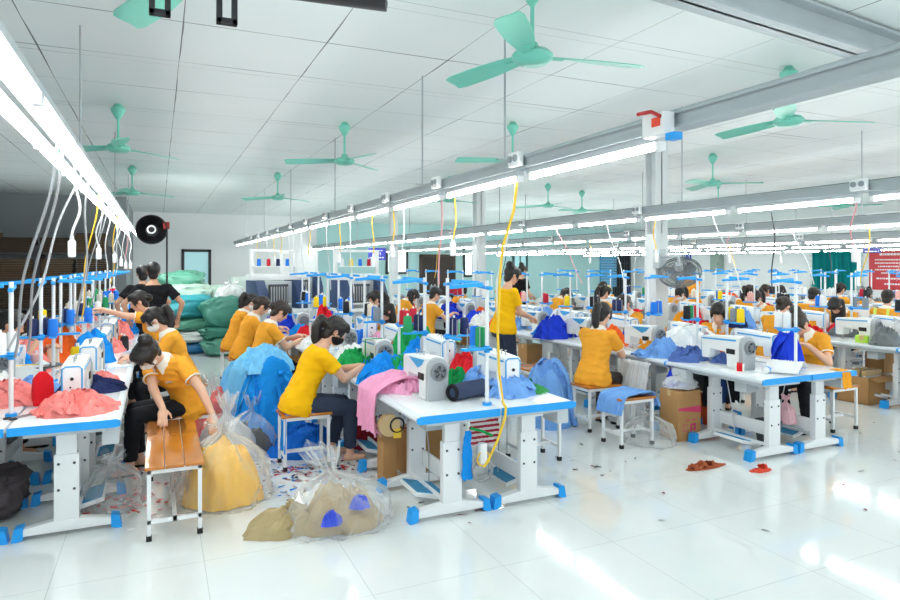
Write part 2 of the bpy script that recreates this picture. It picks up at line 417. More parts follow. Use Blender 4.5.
CONEC={'blue':(24,120,225),'black':(28,30,38),'white':(238,240,240),'red':(190,24,52),'yellow':(250,214,20),'pink':(236,178,170),'cream':(232,220,200),'navy':(28,40,90),'green':(30,150,90),'orange':(235,110,40),'grey':(130,140,150)}
def make_cone():
    t=thing('thread_cone','x','thread cone')
    MB().lathe([(.012,0),(.037,.0),(.040,.01),(.036,.13),(.030,.142),(.012,.145)],n=14).build('thread',M('thread_blue',CONEC['blue'],.8,bump=.3,bscale=200),t)
    MB().lathe([(.0,-.002),(.028,-.002),(.028,0.0),(.0125,.005),(.009,.165),(.0,.165)],n=8).build('cone_core',WHITE2,t)
    return t
for k,c in CONEC.items(): M('thread_'+k,c,.8,bump=.3,bscale=200)
def make_stool(w=.40,d=.30,h=.45,slats=3):
    """slatted wooden stool or bench on a white steel frame"""
    t=thing('wooden_stool','x','stool'); 
    sw=(d+.03)/slats
    for k in range(slats):
        a=-d/2-.015+k*sw
        MB().box(-w/2-.02,w/2+.02,a+.002,a+sw-.002,h-.022,h).build('seat_slat',WOOD,t,bevel=.004)
    mb=MB()
    for s in (-1,1):
        mb.box(-w/2,w/2,s*d/2-.0125*(1+s),s*d/2+.0125*(1-s),h-.05,h-.024)
        mb.box(s*w/2-.0125*(1+s),s*w/2+.0125*(1-s),-d/2,d/2,h-.05,h-.024)
    mb.build('seat_frame',WHITE,t,bevel=.002)
    mb=MB()
    for s in (-1,1): mb.box(s*w/2-.0125*(1+s),s*w/2+.0125*(1-s),-d/2,d/2,.11,.135)
    mb.box(-w/2,w/2,-.0125,.0125,.11,.135).build('stretcher',WHITE,t)
    for sx in (-1,1):
        for sy in (-1,1):
            x=sx*(w/2-.0125); y=sy*(d/2-.0125)
            lg=MB().box(x-.0125,x+.0125,y-.0125,y+.0125,.03,h-.03).build('leg',WHITE,t,bevel=.002)
            MB().box(x-.017,x+.017,y-.017,y+.017,0,.035).build('rubber_foot',RUB,lg,bevel=.003)
    return t
def make_light():
    """1.2 m tube light hanging under a steel tray; origin at the tube axis"""
    t=thing('tube_light','x','tube light')
    MB().box(-.022,.022,-.61,.61,.022,.058).build('batten',LGREY,t,bevel=.003)
    MB().cyl((0,-.575,0),(0,.575,0),.0135,n=8,caps=False).build('tube',TUBE,t)
    for s in (-1,1): MB().box(-.02,.02,s*.59-.018,s*.59+.018,-.02,.03).build('lamp_holder',WHITE2,t,bevel=.004)
    return t
TUBE=M('lit_tube',(250,252,248),.3,emit=LAMP)
def make_fan(a0=0,drop=.46):
    """three-bladed ceiling fan; origin at the ceiling"""
    t=thing('ceiling_fan','x','ceiling fan')
    MB().lathe([(.0,0),(.03,0),(.05,-.03),(.075,-.05),(.07,-.08),(.03,-.15),(.014,-.17),(.0,-.17)],n=16).build('canopy',TEAL,t)
    MB().cyl((0,0,-.15),(0,0,-drop+.05),.013,n=8).build('rod',TEAL,t)
    MB().lathe([(.0,-drop+.07),(.03,-drop+.07),(.045,-drop+.035),(.10,-drop+.02),(.125,-drop-.005),(.12,-drop-.03),(.085,-drop-.055),(.0,-drop-.06)],n=22).build('motor_hub',TEAL,t)
    for k in range(3):
        a=a0+k*2*PI/3; P=[]
        for i in range(12):
            s=i/11; r=.11+.60*s; w=(.035+.045*math.sin(min(1,s*1.6)*PI/2))*(1 if s<.93 else .75); z=-drop-.012-.02*s
            P.append([V((r,-w,z-.016)),V((r,-w*.4,z-.002)),V((r,w*.4,z+.006)),V((r,w,z+.018))])
        mb=MB().grid(P); mb.box(.08,.2,-.018,.018,-drop-.022,-drop-.012)
        mb.build('blade',TEAL,t,rot=(0,0,a),solid=.006)
    return t
# ---------------------------------------------------------------- people
SKIN=M('skin',(226,178,150),.5,sub=.08,var=.05,vscale=8); SKIN2=M('skin_tan',(208,158,128),.5,sub=.08)
EYE=M('eye_dark',(38,28,26),.3); LIP=M('lips',(190,105,98),.5)
HAIR=M('black_hair',(26,21,20),.45,bump=.5,bscale=70); HAIR2=M('brown_black_hair',(44,32,27),.45,bump=.5,bscale=70)
POLO=cloth('mustard_polo',(240,166,52)); TEE=cloth('yellow_tee',(250,188,12)); BTEE=cloth('black_tee',(24,25,28))
PANT=cloth('black_trousers',(30,31,36)); JEAN=cloth('dark_jeans',(48,58,78)); WTRIM=cloth('white_trim',(242,238,228),.1)
MASKM=cloth('white_mask',(240,240,238),.1); MASKB=cloth('black_mask',(30,30,34),.1)
def remesh(mb,name,vox,smooth=4,wr=0,ws=9,seed=0):
    me=mb.mesh(name+'_t',smooth=False); o=bpy.data.objects.new('tmp',me); COL.objects.link(o)
    r=o.modifiers.new('r','REMESH'); r.mode='VOXEL'; r.voxel_size=vox
    if smooth:
        s=o.modifiers.new('s','SMOOTH'); s.iterations=smooth; s.factor=.5
    dg=bpy.context.evaluated_depsgraph_get(); dg.update()
    m=bpy.data.meshes.new_from_object(o.evaluated_get(dg)); m.name=name
    lim=[(min(v.co[i] for v in me.vertices)-.03,max(v.co[i] for v in me.vertices)+.03) for i in range(3)]
    bad=any(not(lim[i][0]<v.co[i]<lim[i][1]) for v in m.vertices for i in range(3))
    bpy.data.objects.remove(o); bpy.data.meshes.remove(me)
    if bad and vox<.03: return remesh(mb,name,vox*1.13,smooth,wr,ws,seed)
    if wr:
        nn=[v.normal.copy() for v in m.vertices]
        for v,n in zip(m.vertices,nn):
            p=v.co; q=V((p.x*ws+seed,p.y*ws,p.z*ws*2.2))
            f=1-abs(noise.noise(q)); v.co=p+n*wr*(f*f*1.6-.8)
    m.polygons.foreach_set('use_smooth',[True]*len(m.polygons)); m.update()
    return m
def ik(S,T,a,b,pole):
    d=T-S; L=d.length
    if L>(a+b)*.995: d*=(a+b)*.995/L; L=d.length; T=S+d
    u=d/L; x=(a*a-b*b+L*L)/(2*L); h=math.sqrt(max(0,a*a-x*x))
    p=pole-u*pole.dot(u)
    if p.length<1e-4: p=u.orthogonal()
    return S+u*x+p.normalized()*h, T
def rotv(v,axis,deg): return Matrix.Rotation(R(deg),3,axis)@v
def make_person(label,lean=15,side=0,twist=0,pz=.53,head=(20,0),handR=(.42,-.12,.82),handL=(.42,.14,.82),footR=(.3,-.1,0),footL=(.3,.1,0),
        poleR=None,poleL=None,seated=True,shirt=POLO,pants=PANT,trim=True,hair='tail',hmat=None,mask=None,skin=None,bare=False,vox=.0075,fig=1.0,male=False,curl=35,sleeve=.62,legpole=None,tailbend=0,collar=True,shorts=False,mark=False):
    """figure facing +x, floor at z=0 under the pelvis; +y is its left"""
    skin=skin or SKIN; hmat=hmat or HAIR
    t=thing('person',label,'person')
    wd=1.1 if male else 1.0
    P=V((0,0,pz)); X=V((1,0,0)); Y=V((0,1,0)); Z=V((0,0,1))
    # spine: bends progressively
    N=12; pts=[P.copy()]; dirs=[]
    for i in range(N+1):
        k=.55+.75*i/N; d=Z.copy()
        d=rotv(d,Y,lean*k); d=rotv(d,X,-side*k); dirs.append(d.normalized())
        if i<N: pts.append(pts[-1]+d*(.48/N))
    def sp(s):
        if s<0: return P+dirs[0]*s,dirs[0]
        f=min(s/.48*N,N-1e-6); i=int(f); fr=f-i
        return pts[i].lerp(pts[min(i+1,N)],fr)+(dirs[N]*(s-.48) if s>.48 else V()),dirs[i].lerp(dirs[min(i+1,N)],fr)
    def lat(s,d):
        a=twist*max(0,min(1,s/.42)); l=rotv(Y,Z,a); return (l-d*l.dot(d)).normalized()
    def loft(mb,prof,ex,n=20):
        rr=[]
        for s,w,dp,fw in prof:
            c,d=sp(s); l=lat(s,d); f=l.cross(d).normalized()
            ring=[]
            for i in range(n):
                a=2*PI*i/n; ca,sa=math.cos(a),math.sin(a)
                q=.8; cx=math.copysign(abs(ca)**q,ca); sy=math.copysign(abs(sa)**q,sa)
                ring.append(c+f*(fw+(dp+ex)*cx)+l*(w*wd+ex)*sy)
            rr.append(ring)
        mb.rings(rr)
    bust=0 if male else .012
    prof=[(-.13,.07,.06,0),(-.10,.14,.10,-.01),(-.02,.165,.115,-.012),(.06,.15,.105,-.008),(.15,.128,.092,0),(.22,.132,.094,.004),(.29,.145,.098+bust,.01),(.36,.155,.096,.004),(.41,.14,.082,-.004),(.445,.10,.066,-.008),(.475,.06,.055,-.004),(.50,.05,.05,0)]
    B=MB(); loft(B,prof,0)
    nb,nd=sp(.47); nl=lat(.47,nd)
    # head frame
    hp,hy=head
    hu=rotv(Z,Y,lean*.75+hp); hu=rotv(hu,X,-side*.5)
    hf=rotv(X,Y,lean*.75+hp); hf=rotv(hf,X,-side*.5)
    yaw=Matrix.Rotation(R(twist+hy),3,'Z'); hu=yaw@hu; hf=yaw@hf
    hl=hu.cross(hf).normalized(); hc=nb+nd*.055+hu*.105+hf*.018
    H=lambda f,l,u: hc+hf*f+hl*l+hu*u
    XF=(hf,hl,hu)
    B.cap(nb-nd*.03,H(-.02,0,-.06),.05,.046)
    B.ell(H(-.01,0,.025),(.094,.074,.094),XF).ell(H(.022,0,-.035),(.066,.058,.075),XF).ell(H(.052,0,-.088),(.026,.026,.02),XF)
    B.ell(H(.088,0,-.022),(.022,.013,.017),XF,8,6).ell(H(.083,0,.0),(.012,.009,.025),XF,8,6).ell(H(.078,0,-.058),(.014,.024,.009),XF,8,6)
    for s in (-1,1): B.ell(H(-.008,s*.076,-.01),(.02,.009,.03),XF,8,6)
    # arms
    shirtM=MB(); loft(shirtM,[(-.105,.172,.128,-.012),(-.03,.18,.128,-.012)]+[p for p in prof if .0<p[0]<.46],.013)
    if not collar: pass
    cuffs=[]
    sc,sd=sp(.405); sl=lat(.405,sd); sfv=sl.cross(sd).normalized()
    for s,hand,pole in ((-1,handR,poleR),(1,handL,poleL)):
        S=sc+sl*s*.158*wd-sfv*.005
        Tt=V(hand); pole=V(pole) if pole else V((-.25,s*.55,-.8))
        E,W=ik(S,Tt,.27,.235,pole)
        B.cap(sc+sl*s*.09-sd*.01,S,.052,.05); B.cap(S,E,.045,.036); B.cap(E,W,.037,.024)
        fd=(W-E).normalized()
        # hand: palm bends a little down, fingers of unequal length
        pd=(fd*.8+Z*-.25+X*.25).normalized(); nrm=(Z-pd*Z.dot(pd)).normalized(); wv=pd.cross(nrm)*s # thumb side
        pc=W+pd*.045
        B.ell(pc,(.052,.038,.017),(pd,wv,nrm),12,8); B.cap(W-fd*.02,W+pd*.02,.023,.022)
        for off,ln in ((.027,.066),(.009,.075),(-.009,.070),(-.026,.054)):
            p=W+pd*.075+wv*off; d=(pd+wv*off*4).normalized()
            for q,(fr,ang) in enumerate(((.45,curl*.5),(.32,curl),(.23,curl*.8))):
                d=(math.cos(R(ang))*d-math.sin(R(ang))*nrm).normalized() if q else (math.cos(R(ang))*d-math.sin(R(ang))*nrm).normalized()
                nrm2=(Z-d*Z.dot(d)); p2=p+d*ln*fr; B.cap(p,p2,.0088,.0078,8); p=p2
        tp=W+pd*.022+wv*.028; td=(wv*.7+pd*.7-nrm*.35).normalized(); t2=tp+td*.036; B.cap(tp,t2,.0115,.0095,8)
        td=(td*.6+pd*.8-nrm*.2).normalized(); B.cap(t2,t2+td*.028,.0092,.0078,8)
        # sleeve
        ue=(E-S); ce=S+ue*sleeve
        shirtM.cap(sc+sl*s*.07-sd*.015,S,.068,.062); shirtM.cyl(S,ce,.060,.062,16)
        cuffs.append((ce,ue.normalized()))
    # legs
    pantM=MB(); loft(pantM,[(-.14,.10,.075,0),(-.10,.155,.108,-.01),(-.04,.160,.112,-.012),(.0,.14,.09,-.008)] if seated else [(-.16,.14,.105,0),(-.10,.162,.116,-.01),(-.04,.160,.112,-.012),(.0,.14,.09,-.008)],.004 if seated else .012)
    shoe=MB()
    for s,ft in ((-1,footR),(1,footL)):
        hip=P+V((0,s*.085,-.03)); an=V(ft)+V((0,0,.075))
        lp=V(legpole) if legpole else V((1,s*.12,.35))
        K,A=ik(hip,an,.40,.385,lp)
        B.cap(hip,K,.074,.052); B.cap(K,A,.05,.033); toe=V((1,s*.15,0)).normalized()
        if legpole: toe=(V((legpole[0],legpole[1],0)).normalized()+V((0,s*.1,0))).normalized()
        G=V((A.x,A.y,ft[2]))
        B.cap(G-toe*.03+Z*.032,G+toe*.11+Z*.026,.031,.026); B.cap(A,G+Z*.04,.034,.033)
        if shorts: pantM.cap(hip,K,.092,.075); 
        else: pantM.cap(hip+V((.03 if seated else 0,0,-.012)),K,.084 if seated else .088,.066); pantM.cap(K,K+(A-K)*.05,.066,.064); pantM.cyl(K,K.lerp(A,.9),.064,.052,16)
        for q in ((-.045,.014,.034),(.0,.014,.036),(.06,.014,.038),(.115,.014,.03)): shoe.ell(G+toe*q[0]+Z*.010,(.05,q[2]+.006,.014),(toe,Z.cross(toe),Z),12,6)
    body=remesh(B,'body',vox,3)
    # eyes and lips as patches of the skin
    im=[0]*len(body.polygons)
    for p in body.polygons:
        r=p.center-hc
        if r.length>.13: continue
        f,l,u=r.dot(hf),r.dot(hl),r.dot(hu)
        if f>.05:
            a=abs(l)-.031
            if (a/.016)**2+((u-.004)/.0065)**2<1: im[p.index]=1
            elif (a/.019)**2+((u-.027)/.0045)**2<1: im[p.index]=1
            elif (l/.022)**2+((u+.058)/.008)**2<1: im[p.index]=2
    body.polygons.foreach_set('material_index',im)
    link('body',body,[skin,EYE,LIP],t)
    sh=link('shirt',remesh(shirtM,'shirt',max(.009,vox),3,.006,8,fig),shirt,t)
    link('trousers',remesh(pantM,'trousers',.011,3,.004,9),pants,t)
    if not bare: shoe.build('shoes',RUB,t)
    if mark: # small white printed marks on chest and sleeve
        c,d=sp(.34); l=lat(.34,d); f=l.cross(d).normalized(); dg=bpy.context.evaluated_depsgraph_get()
        for og,dr,up,w2,h2 in ((c+l*.07+f*.5,-f,d,.026,.010),(sc+sl*.158+(cuffs[1][0]-(sc+sl*.158))*.72-sfv*.0+sl*.4,-sl,cuffs[1][1],.028,.006)):
            ok,pt,nn,_=sh.ray_cast(og,dr,depsgraph=dg)
            if ok:
                e2=up.cross(nn).normalized(); e1=nn.cross(e2)
                if w2>.027: e1,e2=e2,e1
                MB().add([pt+nn*.003-e2*w2-e1*h2,pt+nn*.003+e2*w2-e1*h2,pt+nn*.003+e2*w2+e1*h2,pt+nn*.003-e2*w2+e1*h2],[(0,1,2,3)]).build('printed_mark',WTRIM,sh,solid=.002)
    if trim:
        mb=MB()
        for c,d in cuffs: 
            u=d.orthogonal().normalized(); mb.torus(c-d*.004,.0605,.006,n=20,X=(u,d.cross(u)))
        mb.build('sleeve_trim',WTRIM,sh)
        # collar: folded cone around the neck, open at the throat
        P2=[]
        c,d=sp(.462); l=lat(.46,d); f=l.cross(d)
        for i in range(25):
            a=R(18)+(2*PI-R(36))*i/24; e=f*math.cos(a)+l*math.sin(a)
            dn=.0 if 3<i<21 else .022
            P2.append([c+d*.035+e*.058,c+d*.015+e*.075,c-d*(.02+dn)+e*(.093+dn*.3)+f*.004])
        MB().grid(P2).build('collar',WTRIM,sh,solid=.006)
    # hair
    hm=MB(); hm.ell(H(-.022,0,.036),(.098,.086,.094),XF).ell(H(.03,0,.088),(.066,.066,.028),XF).ell(H(-.05,0,-.04),(.042,.064,.07),XF)
    for s in (-1,1): hm.ell(H(.012,s*.062,.045),(.055,.024,.05),XF)
    g=lambda *a:[hm.cap(x,y,r0,r1) for x,y,r0,r1 in zip(a[0][:-1],a[0][1:],a[1][:-1],a[1][1:])]
    if hair=='tail':
        b=-X*.06 if not tailbend else V((0,0,0)); q=H(-.105,0,.03)
        g([q,q-hf*.05+V((0,tailbend*.02,.0)),q-hf*.075+V((-.02,tailbend*.04,-.08)),q-hf*.07+V((-.03,tailbend*.05,-.18)),q-hf*.05+V((-.02,tailbend*.05,-.28))],[.026,.038,.044,.04,.014])
    elif hair=='bun': hm.ell(H(-.075,0,.115),(.052,.055,.05),XF)
    elif hair=='lowbun': hm.ell(H(-.115,0,.0),(.042,.05,.045),XF)
    elif hair=='long':
        for s in (-1,0,1):
            q=H(-.07,s*.05,.0); g([q,q+V((-.03,0,-.12)),q+V((-.03,0,-.26)),q+V((-.02,0,-.38))],[.05,.05,.045,.02])
    elif hair=='short': pass
    if hair!='short':
        for s in (-1,1): g([H(.045,s*.062,.06),H(.05,s*.070,.0),H(.04,s*.070,-.05)],[.018,.012,.005])
        for s in (-1,-.4,.3,.9): g([H(.06,s*.05,.09),H(.088,s*.048,.06),H(.088,s*.05,.038)],[.016,.012,.006])
    link('hair',remesh(hm,'hair',.009,2,.004,30),hmat,t)
    if hair in('tail','bun'): 
        c=H(-.108,0,.03) if hair=='tail' else H(-.07,0,.075)
        MB().torus(c,.024,.008,n=14,X=(hl,hu)).build('hair_tie',cloth('maroon_tie',(120,30,50)),t)
    if mask:
        mk=MB(); mk.ell(H(.034,0,-.052),(.068,.064,.052),XF).ell(H(.085,0,-.04),(.026,.022,.035),XF)
        o=link('face_mask',remesh(mk,'face_mask',.008,3),mask,t)
        lo=MB()
        for s in (-1,1): lo.tube([H(.06,s*.055,-.03),H(.02,s*.076,.0),H(-.015,s*.084,.0),H(-.02,s*.084,-.03),H(.03,s*.068,-.07)],.0025,5)
        lo.build('ear_loop',mask,o)
    t['figure']=fig; del t['figure']
    return t
# ---------------------------------------------------------------- rows of sewing tables
ROWS=[ # name, centre x, first table start y, count per side
 ('left',-.86,4.73,8),('centre',2.2,3.95,6),('column',5.47,3.97,9),('right',8.77,3.6,8),('far right',11.62,4.2,8),('window',14.6,5.4,7)]
RNAME={'left':'dark rack row','centre':'centre row','column':'column row','right':'row past columns','far right':'next-to-last row','window':'curtained window row','wall':'right wall aisle'}
tabN={s:Once(make_table(False,-s)) for s in (-1,1)}; tabF={s:Once(make_table(True,-s)) for s in (-1,1)}
macN=[Once(make_machine(0)),Once(make_machine(1))]; macF=[Once(make_machine(0,True)),Once(make_machine(1,True))]
stN=Once(make_stand()); stF=Once(make_stand(True)); cone=Once(make_cone())
rng=random.Random(11)
def depth(x,y): return x*.415+y*.91
TAB={}
ccol=['blue','black','white','red','blue','pink','cream','navy','yellow','grey','white','green']
for rn,cx,y0,n in ROWS:
    for side in (-1,1):
        for k in range(n):
            y=y0+.6+1.2*k; x=cx+side*(TD/2+.008); yo=0
            if rn=='left' and side<0: yo=-.0
            rz=0 if side<0 else PI
            near=depth(x,y)<9
            sd='west' if side<0 else 'east'
            sdn={-1:'left',1:'right'}[side]
            pos=f"{ORD[k]} from front, {sdn} side of {RNAME[rn]}"
            o=(tabN if near else tabF)[side].put((x,y+yo,0),rz,f"white sewing table, {pos}",f"sewing tables of the {RNAME[rn]}")
            kind=1 if (side>0 and k%2==0) or rng.random()<.25 else 0
            mx=x+side*-.02; my=y+yo+(.12 if side<0 else 0)+(.18 if rn=='left' and side>0 else .24 if rn=='column' and side>0 and k==0 else 0)
            P=(macN if near else macF)[kind]
            blue='blue-striped' if kind else 'blue-panelled'
            P.put((mx,my,TH),rz+R(rng.uniform(-1.5,1.5)),f"white {blue} sewing machine on table {pos}",f"sewing machines of the {RNAME[rn]}")
            # thread stand at the middle of the row
            sx=cx+side*.035; sy=y+yo-side*.0+(-.46 if side<0 else .40)
            if rn=='left': sy+=.25 if side<0 else .75
            if rn=='centre' and k==0 and side<0: sy=4.1
            S=(stN if near else stF).put((sx,sy,TH),rz+R(rng.uniform(-6,6)),f"white thread stand with blue arms, {pos}",f"thread stands of the {RNAME[rn]}")
            S.location.z=TH
            tz=S.rotation_euler.z; c,s_=math.cos(tz),math.sin(tz)
            if depth(sx,sy)<14:
                spots=[(-.16,0),(-.06,0),(0,.1),(0,.19)]; rng.shuffle(spots)
                col=rng.choice(ccol)
                for q,(px,py) in enumerate(spots[:rng.choice((2,2,3))]):
                    cc=col if rng.random()<.75 else rng.choice(ccol)
                    cone.put((sx+px*c-py*s_,sy+px*s_+py*c,TH+(.413 if py else .418)),0,f"{cc} thread cone, {ORD[q]} on stand {pos}","thread cones on the stands",mats={'thread_blue':MATS['thread_'+cc]} if cc!='blue' else None)
            TAB[rn,side,k]=(x,y+yo,rz)
for p in list(tabN.values())+list(tabF.values())+[stN,stF,cone]+macN+macF: p.drop()
# ---------------------------------------------------------------- rails and tube lights
def make_rail(name,label,x,z,y0,y1,hang,wide=.05):
    t=thing(name,label,'light rail',(x,y0,z))
    L=y1-y0; w=wide
    MB().prism([(-w,.0),(w,0),(w,.012),(w-.012,.012),(w-.012,.062),(w,.062),(w,.075),(-w,.075),(-w,.063),(-w+.012,.088),(-w+.012,.012),(-w,.012)],'y',0,L).build('tray',GALV,t)
    MB().tube([(-w*.4,0,.09),(w*.2,L*.3,.085),(-w*.3,L*.6,.09),(0,L,.085)],.012,6).build('cable_run',BLACK,t)
    for yy in hang:
        h=MB().cyl((0,yy-y0,.09),(0,yy-y0,CH-z),.0075,n=6).box(-w-.01,w+.01,yy-y0-.015,yy-y0+.015,.1,.108).build('hanger_rod',STEEL,t)
    return t
RAILS=[('left',-.51,2.42,.6,15.2,1.15),('centre',2.2,2.345,2.35,20.8,1.31),('column',5.2,2.30,-3.2,24.2,1.31),('right',8.25,2.255,-2.0,24.4,1.31),('far right',10.95,2.17,-1.0,24.2,1.31),('window',13.6,2.16,0.0,24.4,1.31),('wall',18.0,2.16,1.0,24.4,1.31)]
light=Once(make_light()); box_=None
JB=[]
for rn,x,z,y0,y1,pitch in RAILS:
    r=make_rail('light_rail',f"galvanised tray rail carrying the tube lights over the {RNAME[rn]}",x,z+.058,-2.5 if rn=='centre' else y0-.5,y1+.3,[y for y in (5.3,9.4,13.6,17.8,21.6) if y<y1+.2] if rn!='centre' else [3.9,5.43,8.6,11.8,15,18.3],.05 if rn!='left' else .03)
    k=0; y=y0+.62
    while y<y1:
        if rn=='left':
            for q,dx in enumerate((-.08,.08)):
                light.put((x+dx,y,z+.0*q),0,f"lit white tube light, {ORD[k] if k<20 else 'last'} of the {'outer' if q==0 else 'inner'} line on the rail by the grey wall","tube lights over the row beside the dark rack")
        else:
            light.put((x,y,z),R(rng.uniform(-.6,.6)),f"lit white tube light, {ORD[k] if k<20 else 'last'} along the rail over the {RNAME[rn]}",f"tube lights over the {RNAME[rn]}")
        if True: JB.append((rn,x,y+pitch/2,z))
        y+=pitch; k+=1
light.drop()
# junction boxes on the rails
def make_jbox():
    t=thing('junction_box','x','electrical box')
    MB().box(-.03,.03,-.09,.09,.0,.13).build('box',WHITE2,t,bevel=.006)
    MB().lathe([(.0,-.045),(.03,-.045),(.033,-.03),(.0,-.03)],(0,-.045,.07),12,'x').lathe([(.0,-.045),(.03,-.045),(.033,-.03),(.0,-.03)],(0,.045,.07),12,'x').build('socket',MGREY,t)
    return t
jb=Once(make_jbox()); cnt={}
for rn,x,y,z in JB:
    if rn=='left' or depth(x,y)>17 or depth(x,y)<2.2: continue
    i=cnt.get(rn,0); cnt[rn]=i+1
    if i%2 and rn!='centre': continue
    jb.put((x-.075,y,z+.07),0,f"small white socket box, {ORD[i]} along the rail over the {RNAME[rn]}",f"socket boxes of the rail over the {RNAME[rn]}",.72)
jb.drop()
# ---------------------------------------------------------------- hanging cords
CW=M('cord_white',(226,228,228),.45); CY=M('cord_yellow',(238,196,50),.45); CP=M('cord_pink',(226,160,165),.5); CG=M('cord_grey',(150,152,156),.5); CB=M('cord_dark',(66,70,76),.5)
def cord(p0,p1,mat,label,plug=True,r=.006,sag=.05,seed=0,group=None,knots=7):
    p0=V(p0);p1=V(p1); d=p1-p0; rr=random.Random(seed); ph=rr.uniform(0,6)
    pts=[]
    for i in range(knots*2+1):
        t=i/(knots*2); w=math.sin(PI*t)*sag
        pts.append(p0+d*t+V((math.sin(t*5+ph)*w*.6,math.cos(t*4+ph)*w,-w*.3)))
    o=thing('power_cord',label,'cord',tuple(p0),group=group)
    MB().tube([p-p0 for p in pts],r,6).build('cable',mat,o)
    if plug:
        e=pts[-1]-p0
        MB().box(e.x-.024,e.x+.024,e.y-.016,e.y+.016,e.z-.105,e.z+.01).build('socket_block',WHITE2,o,bevel=.012)
        MB().cyl((e.x,e.y,e.z+.005),(e.x,e.y,e.z+.045),.016,.009,n=8).build('plug_neck',WHITE2,o)
    return o
LX=-.51
for i,(Y,dx,z1,m,pl,ex) in enumerate([(5.0,-.02,1.93,CW,1,0),(7.15,-.02,1.93,CW,1,0),(9.2,0,1.9,CW,1,.1),(4.15,-.3,1.2,CG,0,.6),(4.35,-.28,1.2,CG,0,.7),(5.45,-.33,1.25,CG,0,-.75),(5.9,-.1,1.3,CG,0,.15),(6.9,-.16,1.25,CY,0,.2),(7.5,-.2,1.25,CG,0,.25),(8.2,-.2,1.3,CG,0,.3),(10.0,-.1,1.5,CY,0,.2),(10.4,.02,1.85,CW,1,.1),(11.2,-.1,1.6,CW,0,.1),(11.8,.02,1.8,CW,1,.1),(12.6,.02,1.7,CP,0,.1),(13.3,.04,1.8,CW,1,.1),(8.6,-.05,1.6,CW,0,.1)]):
    nm={id(CW):'white',id(CG):'grey',id(CY):'yellow',id(CP):'pink'}[id(m)]
    cord((LX,Y,2.45),(LX+dx,Y+ex,z1),m,f"{nm} {'socket cord' if pl else 'cord'} hanging from the rail by the grey wall, {ORD[i]} of the set",bool(pl),.0085 if depth(LX,Y)<5.5 else .0065,.06,i,'cords hanging from the rail by the grey wall')
# centre rail
o=thing('power_cord','long yellow cord hanging in front of the pole at the centre row end','cord',(2.2,3.72,2.40))
MB().tube([V(p)-o.location for p in ((2.2,3.72,2.40),(2.215,3.80,2.15),(2.22,3.97,1.9),(2.23,4.03,1.65),(2.225,4.05,1.3),(2.232,4.04,1.0),(2.23,3.985,.80),(2.225,3.93,.77),(2.215,3.925,.70),(2.16,3.93,.55),(2.10,3.95,.42),(2.08,3.98,.36))],.0095,8).build('cable',CY,o)
MB().tube([V(p)-o.location for p in ((2.2,3.74,2.40),(2.235,3.85,2.15),(2.24,3.99,1.85),(2.215,4.05,1.65),(2.235,4.06,1.3),(2.222,4.05,1.0),(2.215,3.98,.81))],.007,6).build('white_cable',CW,o)
i=0
for Y,dx,z1,m,pl,ex in [(4.7,-.03,1.95,CY,1,0),(5.0,0,1.6,CP,0,.05),(5.9,0,1.8,CW,0,.1),(6.2,-.02,1.95,CY,1,0),(6.9,.0,1.85,CY,1,0),(7.9,.12,1.4,CW,0,.2),(8.3,-.02,1.9,CY,1,0),(9.1,.1,1.4,CW,0,.15),(10.2,-.02,1.9,CY,1,0),(10.9,.1,1.5,CW,0,.2),(11.5,0,1.88,CW,1,0),(12.1,.1,1.6,CW,0,.3),(12.8,0,1.95,CY,1,0),(13.6,.0,1.9,CY,1,0),(14.6,.05,1.8,CW,0,.2),(16,.0,1.9,CY,0,.1),(17.2,0,1.9,CW,0,.1)]:
    nm={id(CW):'white',id(CG):'grey',id(CY):'yellow',id(CP):'pink'}[id(m)]
    cord((2.2,Y,2.40),(2.2+dx,Y+ex,z1),m,f"{nm} {'socket cord' if pl else 'cord'} hanging from the centre rail, {ORD[i]} from its front end",bool(pl),.0065,.03,20+i,'cords hanging from the centre rail'); i+=1
for rn,x,z,yy in [('column',5.2,2.3,[3.4,4.2,4.9,5.7,6.6,7.8,9.1,10.4,11.8]),('right',8.25,2.25,[4.4,5.2,6.3,7.4,8.4,9.6,11]),('far right',10.95,2.17,[5.8,6.4,7.6,8.6,9.8])]:
    for i,Y in enumerate(yy):
        m=[CW,CP,CY,CB,CW][(i*2+len(rn))%5]; nm={id(CW):'white',id(CB):'dark',id(CY):'yellow',id(CP):'pink'}[id(m)]
        pl=(i%3==0) and m is not CB
        cord((x,Y,z+.06),(x+(.0 if pl else .25 if i%2 else -.05),Y+(0 if pl else rng.uniform(-.5,.5)),(1.9 if pl else 1.5)),m,f"{nm} {'socket cord' if pl else 'cord'} hanging from rail over {RNAME[rn]}, {ORD[i]} from front",pl,.0065,.05,50+i,f"cords hanging from the rail over the {RNAME[rn]}")
